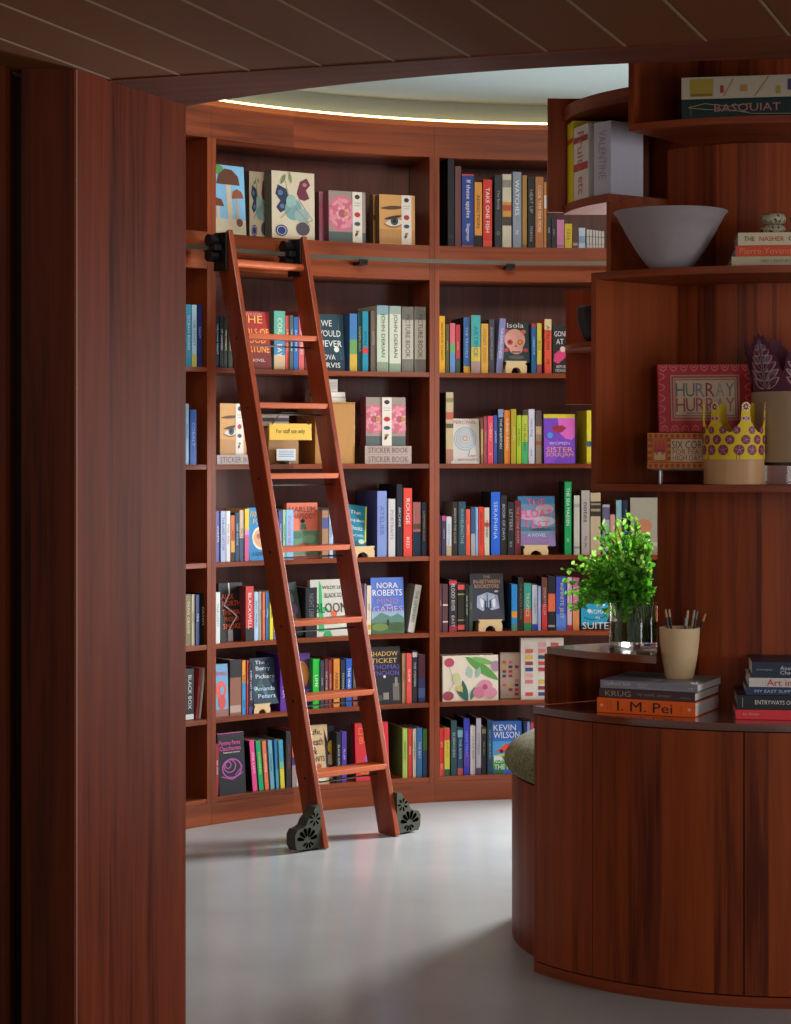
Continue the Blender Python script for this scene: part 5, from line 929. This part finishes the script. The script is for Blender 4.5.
# large tan cylinder with the purple leaf crown
Yp = 5.612; xp = PX(802, Yp); rp = .14; zr0 = 1.452; zr1 = on_z(0, 391, 5.5)
t = thing('acrylic_riser', 'clear low riser under the tan cardboard drum', 'riser', (xp, Yp, z1))
MB().lathe([(0, 0), (.11, 0), (.11, .052), (0, .052)], gl, n=48).build('body', t, smooth=40); MB().lathe([(0, .0525), (.13, .0525), (.13, .0605), (0, .0605)], mat('2c1c1a', .2), n=48).build('top_plate', t, smooth=40)
t = thing('cardboard_drum', 'large tan cylinder behind the wooden block', 'display block', (xp, Yp, z1 + .0612))
hd = zr1 - z1 - .0612
MB().lathe([(0, 0), (rp, 0), (rp, hd - .001), (rp - .001, hd), (0, hd)], mat('a88e70', .75, bump=.2, name='tan_board'), n=64).build('body', t, smooth=40)
t = thing('paper_crown', 'dark purple leaf-shaped paper crown on the tan cylinder', 'paper crown', (xp, Yp, z1 + .0612 + hd + .0005))
rl = .134; NL = 7; vs = []; fs = []; fn2 = lambda uu, v, L: ((rl + v * .18 + .0004 * L) * math.sin(uu / rl), -(rl + v * .18 + .0004 * L) * math.cos(uu / rl), v)
mb = MB(); step = 2 * math.pi * rl / NL; a_c = math.asin(max(-1, (PX(768, 5.51) - xp) / rl)) * rl
n = 200; vs = []
for i in range(n):
    uu = 2 * math.pi * rl * i / n; ph = (((uu - a_c) / step) % 1.0); d = abs(min(ph, 1 - ph)) * 2
    v = .155 * (1 - d ** 1.6) + .05 * d + .006 * math.cos(d * 24)
    for rr_ in (0, 2): vs += [fn2(uu, 0, -rr_), fn2(uu, v, -rr_)]
for i in range(n):
    a, b = 4 * i, 4 * ((i + 1) % n); fs += [(a, b, b + 1, a + 1), (a + 2, a + 3, b + 3, b + 2), (a + 1, b + 1, b + 3, a + 3)]
mb.add(vs, fs, mat('5e2440', .6)); mb.build('band', t, smooth=40)
its = []
for k in range(NL):
    uc = a_c + step * k
    its.append(('l', [(uc, .005), (uc, .145)], .006, '5c5470')); its.append(('l', [(uc - .004, .01), (uc - .004, .14)], .0012, 'c8a8a0')); its.append(('l', [(uc + .004, .01), (uc + .004, .14)], .0012, 'c8a8a0'))
    for q, (zz, ln) in enumerate(((.014, .05), (.036, .05), (.06, .044), (.084, .034), (.106, .024), (.124, .014))):
        for s_ in (-1, 1):
            its.append(('leaf', uc + s_ * .005, zz - .008, 90 - s_ * 55, ln * 1.12, .02, 'c8a8a0')); its.append(('leaf', uc + s_ * .006, zz - .006, 90 - s_ * 55, ln, .0145, '7c6880' if q % 2 else '6a3454'))
mb = MB(); art(mb, its, lambda u_, v, L: fn2(u_, v, 1 + .03 * L), 1, 1); mb.build('printed_leaves', t)

# boxes of paper crowns on a clear stand
Yb = 5.65; xb = PX(647.5, Yb); zs = on_z(0, 468.5, Yb); zq = on_z(0, 433, Yb)
t = thing('acrylic_stand', 'clear small stand with steel legs under the orange box', 'stand', (xb, Yb, z1), (0, 0, R_(-9)))
MB().box(.01, .22, .0, .10, zs - z1 - .0055, zs - z1 - .0005, gl).build('top_plate', t)
for lx, ly in ((.035, .012), (.035, .085), (.2, .012), (.2, .085)):
    MB().tube([(lx, ly, 0), (lx, ly, zs - z1 - .006)], .0055, mat('a8a8b0', .2, .9), 12).build('leg', t, smooth=40)
t = thing('printed_box', 'orange patterned box reading SIX CORONATION, left of yellow crown', 'box', (xb, Yb, zs), (0, 0, R_(-9)))
wb = .262; hb2 = zq - zs
MB().box(0, wb, 0, .10, 0, hb2, mat('c87a1c', .55)).build('body', t, bevel=.001)
its = [('r', 0, 0, 1, 1, 'd8861c')]
for i in range(17):
    for v in (.08, .92): its.append(('e', .03 + i * .0588, v, .021, .06, 'b04818'))
for v in (.28, .46, .64, .8):
    for x in (.025, .23): its.append(('r', x - .02, v - .05, x + .02, v + .05, 'b04818'))
its += [('l', [(0, .17), (1, .17)], .0016, 'a83c18'), ('l', [(0, .84), (1, .84)], .0016, 'a83c18'), ('r', .05, .2, .21, .82, 'c8641c'), ('p', [(.07, .55), (.08, .78), (.11, .66), (.13, .8), (.15, .66), (.18, .78), (.19, .55)], 'c84040'), ('p', [(.07, .24), (.07, .45), (.10, .38), (.13, .5), (.16, .38), (.19, .45), (.19, .24)], 'd8b880'), ('r', .07, .47, .19, .54, 'a83040'), ('r', .25, .2, 1, .82, 'dcc09c'),
        T(.62, .67, .72, .22, 'SIX CORONATION', '4c3c40'), T(.56, .47, .58, .15, 'FOR FEASTS AND', 'b04c48'), T(.56, .3, .58, .15, 'HIGH DAYS & MORE', '8c4858')]
mb = MB(); art(mb, its, lambda uu, v, L: (uu, -.0004 - .00008 * L, v), wb, hb2); mb.build('printed_front', t)
t = thing('printed_box', 'red boxed set reading HURRAY HURRAY, leaning behind the crown', 'box', (0, 0, 0))
Yh = 5.725; xh = PX(657, Yh); wh = PX(751, Yh) - xh; hh = .197; t.location = (xh + .006, Yh, zq + .0012 + .001)
t.rotation_euler = (Matrix.Rotation(R_(1), 4, 'Z') @ Matrix.Rotation(R_(-.4), 4, 'Y') @ Matrix.Rotation(R_(-7), 4, 'X')).to_euler(); t.location.z += .0
MB().box(0, wh, 0, .022, 0, hh, mat('b82c34', .5)).build('body', t, bevel=.001)
its = [('r', 0, 0, 1, 1, 'c8303c')]
for i in range(9):
    for v, s_ in ((.01, 1), (.99, -1)):
        x = .06 + i * .11
        for w_, c in ((.045, 'e08080'), (.036, 'c8303c'), (.022, 'e08080'), (.014, 'c8303c')): its.append(('p', [(x - w_, v), (x - w_ * .7, v + s_ * w_ * 1.6), (x, v + s_ * w_ * 2.2), (x + w_ * .7, v + s_ * w_ * 1.6), (x + w_, v)], c))
for i in range(5):
    for x0_, s_ in ((.01, 1), (.99, -1)):
        v = .18 + i * .16
        for w_, c in ((.06, 'e08080'), (.048, 'c8303c')): its.append(('p', [(x0_, v - w_), (x0_ + s_ * w_ * .8, v - w_ * .6), (x0_ + s_ * w_ * 1.1, v), (x0_ + s_ * w_ * .8, v + w_ * .6), (x0_, v + w_)], c))
its += [('r', .13, .17, .87, .84, 'c89880'), ('r', .145, .19, .855, .82, 'b04450'), ('r', .16, .21, .84, .80, 'c8a080'), ('r', .175, .235, .825, .775, '9c7868'), ('r', .185, .25, .815, .76, 'd8c0a0'), ('r', .3, .27, .7, .285, '9c6c60')]
for i, (ch, c) in enumerate(zip('HURRAY', ('4c7074', '5c7078', '7c8484', '8c3440', '94a09c', '6c8488'))): its.append(T(.235 + i * .106, .62, .095, .2, ch, c))
for i, (ch, c) in enumerate(zip('HURRAY', ('a84850', '984450', 'b84c54', 'b85c64', 'a89088', 'b8604c'))): its.append(T(.235 + i * .106, .40, .095, .2, ch, c))
mb = MB(); art(mb, its, lambda uu, v, L: (uu, -.0004 - .00004 * L, v), wh, hh); mb.build('printed_front', t)

# ------------------------------------------------------------------ bowl, stone ornaments and books above
z2 = 1.9885; Yw = 5.59
t = thing('bowl', 'large grey stoneware bowl with flared sides on the upper shelf', 'bowl', (PX(670.5, Yw), Yw, z2))
hbw = on_z(0, 206, Yw - .14) - z2; r0 = .159
pf = [(0, 0), (.052, 0), (.058, .004), (.076, .026), (.093, .050), (.108, .075), (.124, .102), (.1345, .1235), (.1362, .1245), (.149, .15), (r0, hbw - .002), (r0 - .001, hbw), (r0 - .006, hbw), (.145, .15), (.12, .10), (.09, .055), (.055, .018), (0, .012)]
MB().lathe(pf, mat('948a8e', .75, bump=.3, name='grey_stoneware'), n=72).build('body', t, smooth=60)
G3 = 'books stacked beside the grey bowl'
def sb3(x0, z, h, col, lab, items, dy=0, w=.29):
    Y = 5.47 + dy; flat_book((x0 - HX) / F * Y, Y, z, R_(-6), w, .21, h, col, lab, '', 'eee', G3, items=items)
sb3(731.5, z2, .026, 'b8a888', 'beige book at the bottom of the stack beside the bowl', [('t', .5, .5, .45, .3, 'MID CENTURY HOUSES', '6c5c4c')])
sb3(735.5, z2 + .0263, .030, 'c8441c', 'orange book in the middle of the stack beside the bowl', [('t', .36, .5, .64, .58, 'Pierre Yovanovitch', 'e88848')], .002)
sb3(738, z2 + .0566, .035, 'cdbf9c', 'cream book on top of the stack beside the bowl', [('t', .105, .5, .10, .36, 'THE', '2c2420'), ('t', .315, .5, .23, .36, 'NASHER', 'b82c2c'), ('t', .66, .5, .38, .36, 'COLLECTION', '2c2420')], .002)
def speck():
    m = bpy.data.materials.new('speckled_stone'); m.use_nodes = True; nt = m.node_tree; N = nt.nodes; b = N['Principled BSDF']
    tc = N.new('ShaderNodeTexCoord'); n = N.new('ShaderNodeTexNoise'); n.inputs['Scale'].default_value = 110; n.inputs['Detail'].default_value = 2; nt.links.new(tc.outputs['Object'], n.inputs['Vector'])
    r = N.new('ShaderNodeValToRGB'); e = r.color_ramp.elements; e[0].position = .38; e[0].color = lin('3a342c'); e[1].position = .45; e[1].color = lin('b8ab90')
    nt.links.new(n.outputs['Fac'], r.inputs[0]); nt.links.new(r.outputs[0], b.inputs['Base Color']); b.inputs['Roughness'].default_value = .5; return m
SPK = speck()
for x, lab in ((773, 'speckled stone ornament of two stacked rounds, left one on the cream book'), (803, 'speckled stone ornament of two stacked rounds, right one on the cream book')):
    Y = 5.56; t = thing('stone_ornament', lab, 'ornament', (PX(x, Y), Y, z2 + .092), (0, 0, 0), 'stone ornaments on the cream book')
    for k in range(2):
        z = .031 * k; r = .0355; pf = [(0, z), (.022, z), (.031, z + .004), (r, z + .011), (r, z + .020), (.031, z + .027), (.022, z + .0305), (0, z + .0305)]
        MB().lathe(pf, SPK, n=36).build('round', t, smooth=60)
# black vase in the small box
Y = 5.95; z4 = 1.8065
t = thing('black_vase', 'matt black rounded vase on the small shelf behind the crown box', 'vase', (PX(598, Y), Y, z4))
hv = on_z(0, 306.5, Y) - z4
MB().lathe([(0, 0), (.03, 0), (.045, .012), (.058, .045), (.063, .08), (.0625, hv - .004), (.060, hv), (.056, hv), (.058, .08), (.04, .015), (0, .01)], mat('121316', .45, name='matt_black'), n=44).build('body', t, smooth=55)
# upright books in the far left box
z5 = 2.2305
def isl_book(x0, x1, ytop, col, lab, rI=.566, d=.17, text='', tc='eee', bands=(), h=None, side=None, swell=0):
    p0, p1 = ray(x0, CX, CY, rI, False), ray(x1, CX, CY, rI, False); m = (p0 + p1) / 2; dd = p1 - p0; ang = math.atan2(dd.y, dd.x)
    hh = h or on_z(0, ytop, m.y) - z5
    t = thing('book', lab, 'book', (m.x, m.y, z5), (0, 0, ang), 'books standing in the far left display box')
    book_spine(t, max(dd.length - .001, .006), hh, d, col, text, tc, bands, True, side)
isl_book(567.5, 573, 123, 'd8c414', 'yellow book with red dot, left in far display box', text='', bands=[(.74, .8, 'c83c2c')], h=.247)
isl_book(573.8, 588, 126, 'cfc8c0', 'white book with red drawing in far display box', text='Fruits/etc', tc='b86058', bands=[(.4, .5, 'b02c24'), (.78, .86, '8c2424')], h=.222)
p = ray(589, CX, CY, .566, False); q = px(606, 0, 5.80)
# the big white book: its broad side faces the entry
a_ = math.atan2(5.735 - 5.65, .707 - .595) 
t = thing('book', 'largest pale lavender white book, broad cover facing the entry', 'book', (.611 - .0225 + .0155, 5.80 + .0268 + .013, z5), (0, 0, R_(-50)), 'books standing in the far left display box')
w_ = .068; h_ = on_z(0, 119.5, 5.80) - z5
# local: x along the spine's thickness to the right-front, y inwards
book_spine(t, w_, h_, .137, 'b9b7c4', 'VALENTINE', '8c8c98', [(0, 1, 'a8a8b4')][:0])
# big books in the top box
z6 = 2.3955; Y = 5.525
t = flat_book(PX(681.5, Y), Y, z6, R_(-10), .32, .25, .0575, '16302c', 'thick dark green book with pink capitals in the top box', '', 'eee', 'large art books in the top box', items=[('l', [(.06, .6), (.2, .78), (.4, .62), (.6, .74)], .0016, 'b8a43c'), ('l', [(.06, .6), (.2, .5), (.45, .42), (.6, .25), (.95, .2)], .0016, 'a8a884'), ('t', .56, .52, .56, .44, 'BASQUIAT', 'b87c80'), ('l', [(.08, .2), (.08, .75)], .0014, 'b06040')])
t = flat_book(PX(681.5, Y), Y, z6 + .058, R_(-10), .32, .25, .06, 'c4b89c', 'thick cream and gold book on top of the dark green one', '', 'eee', 'large art books in the top box', items=[('r', .0, 0, 1, 1, 'c4b8a0'), ('r', .07, .1, .27, .92, 'b09838'), ('r', .08, .12, .26, .24, '8c6c30'), ('l', [(.36, .1), (.44, .9)], .003, 'a8784c'), ('l', [(.62, .05), (.74, .95)], .003, 'a8784c'), ('r', .33, .25, .36, .6, 'b0342c'), ('r', .8, .15, .84, .5, 'b09838'), ('r', .9, .3, .97, .8, '4c4468'), ('r', .5, .3, .56, .6, 'b88c54')])
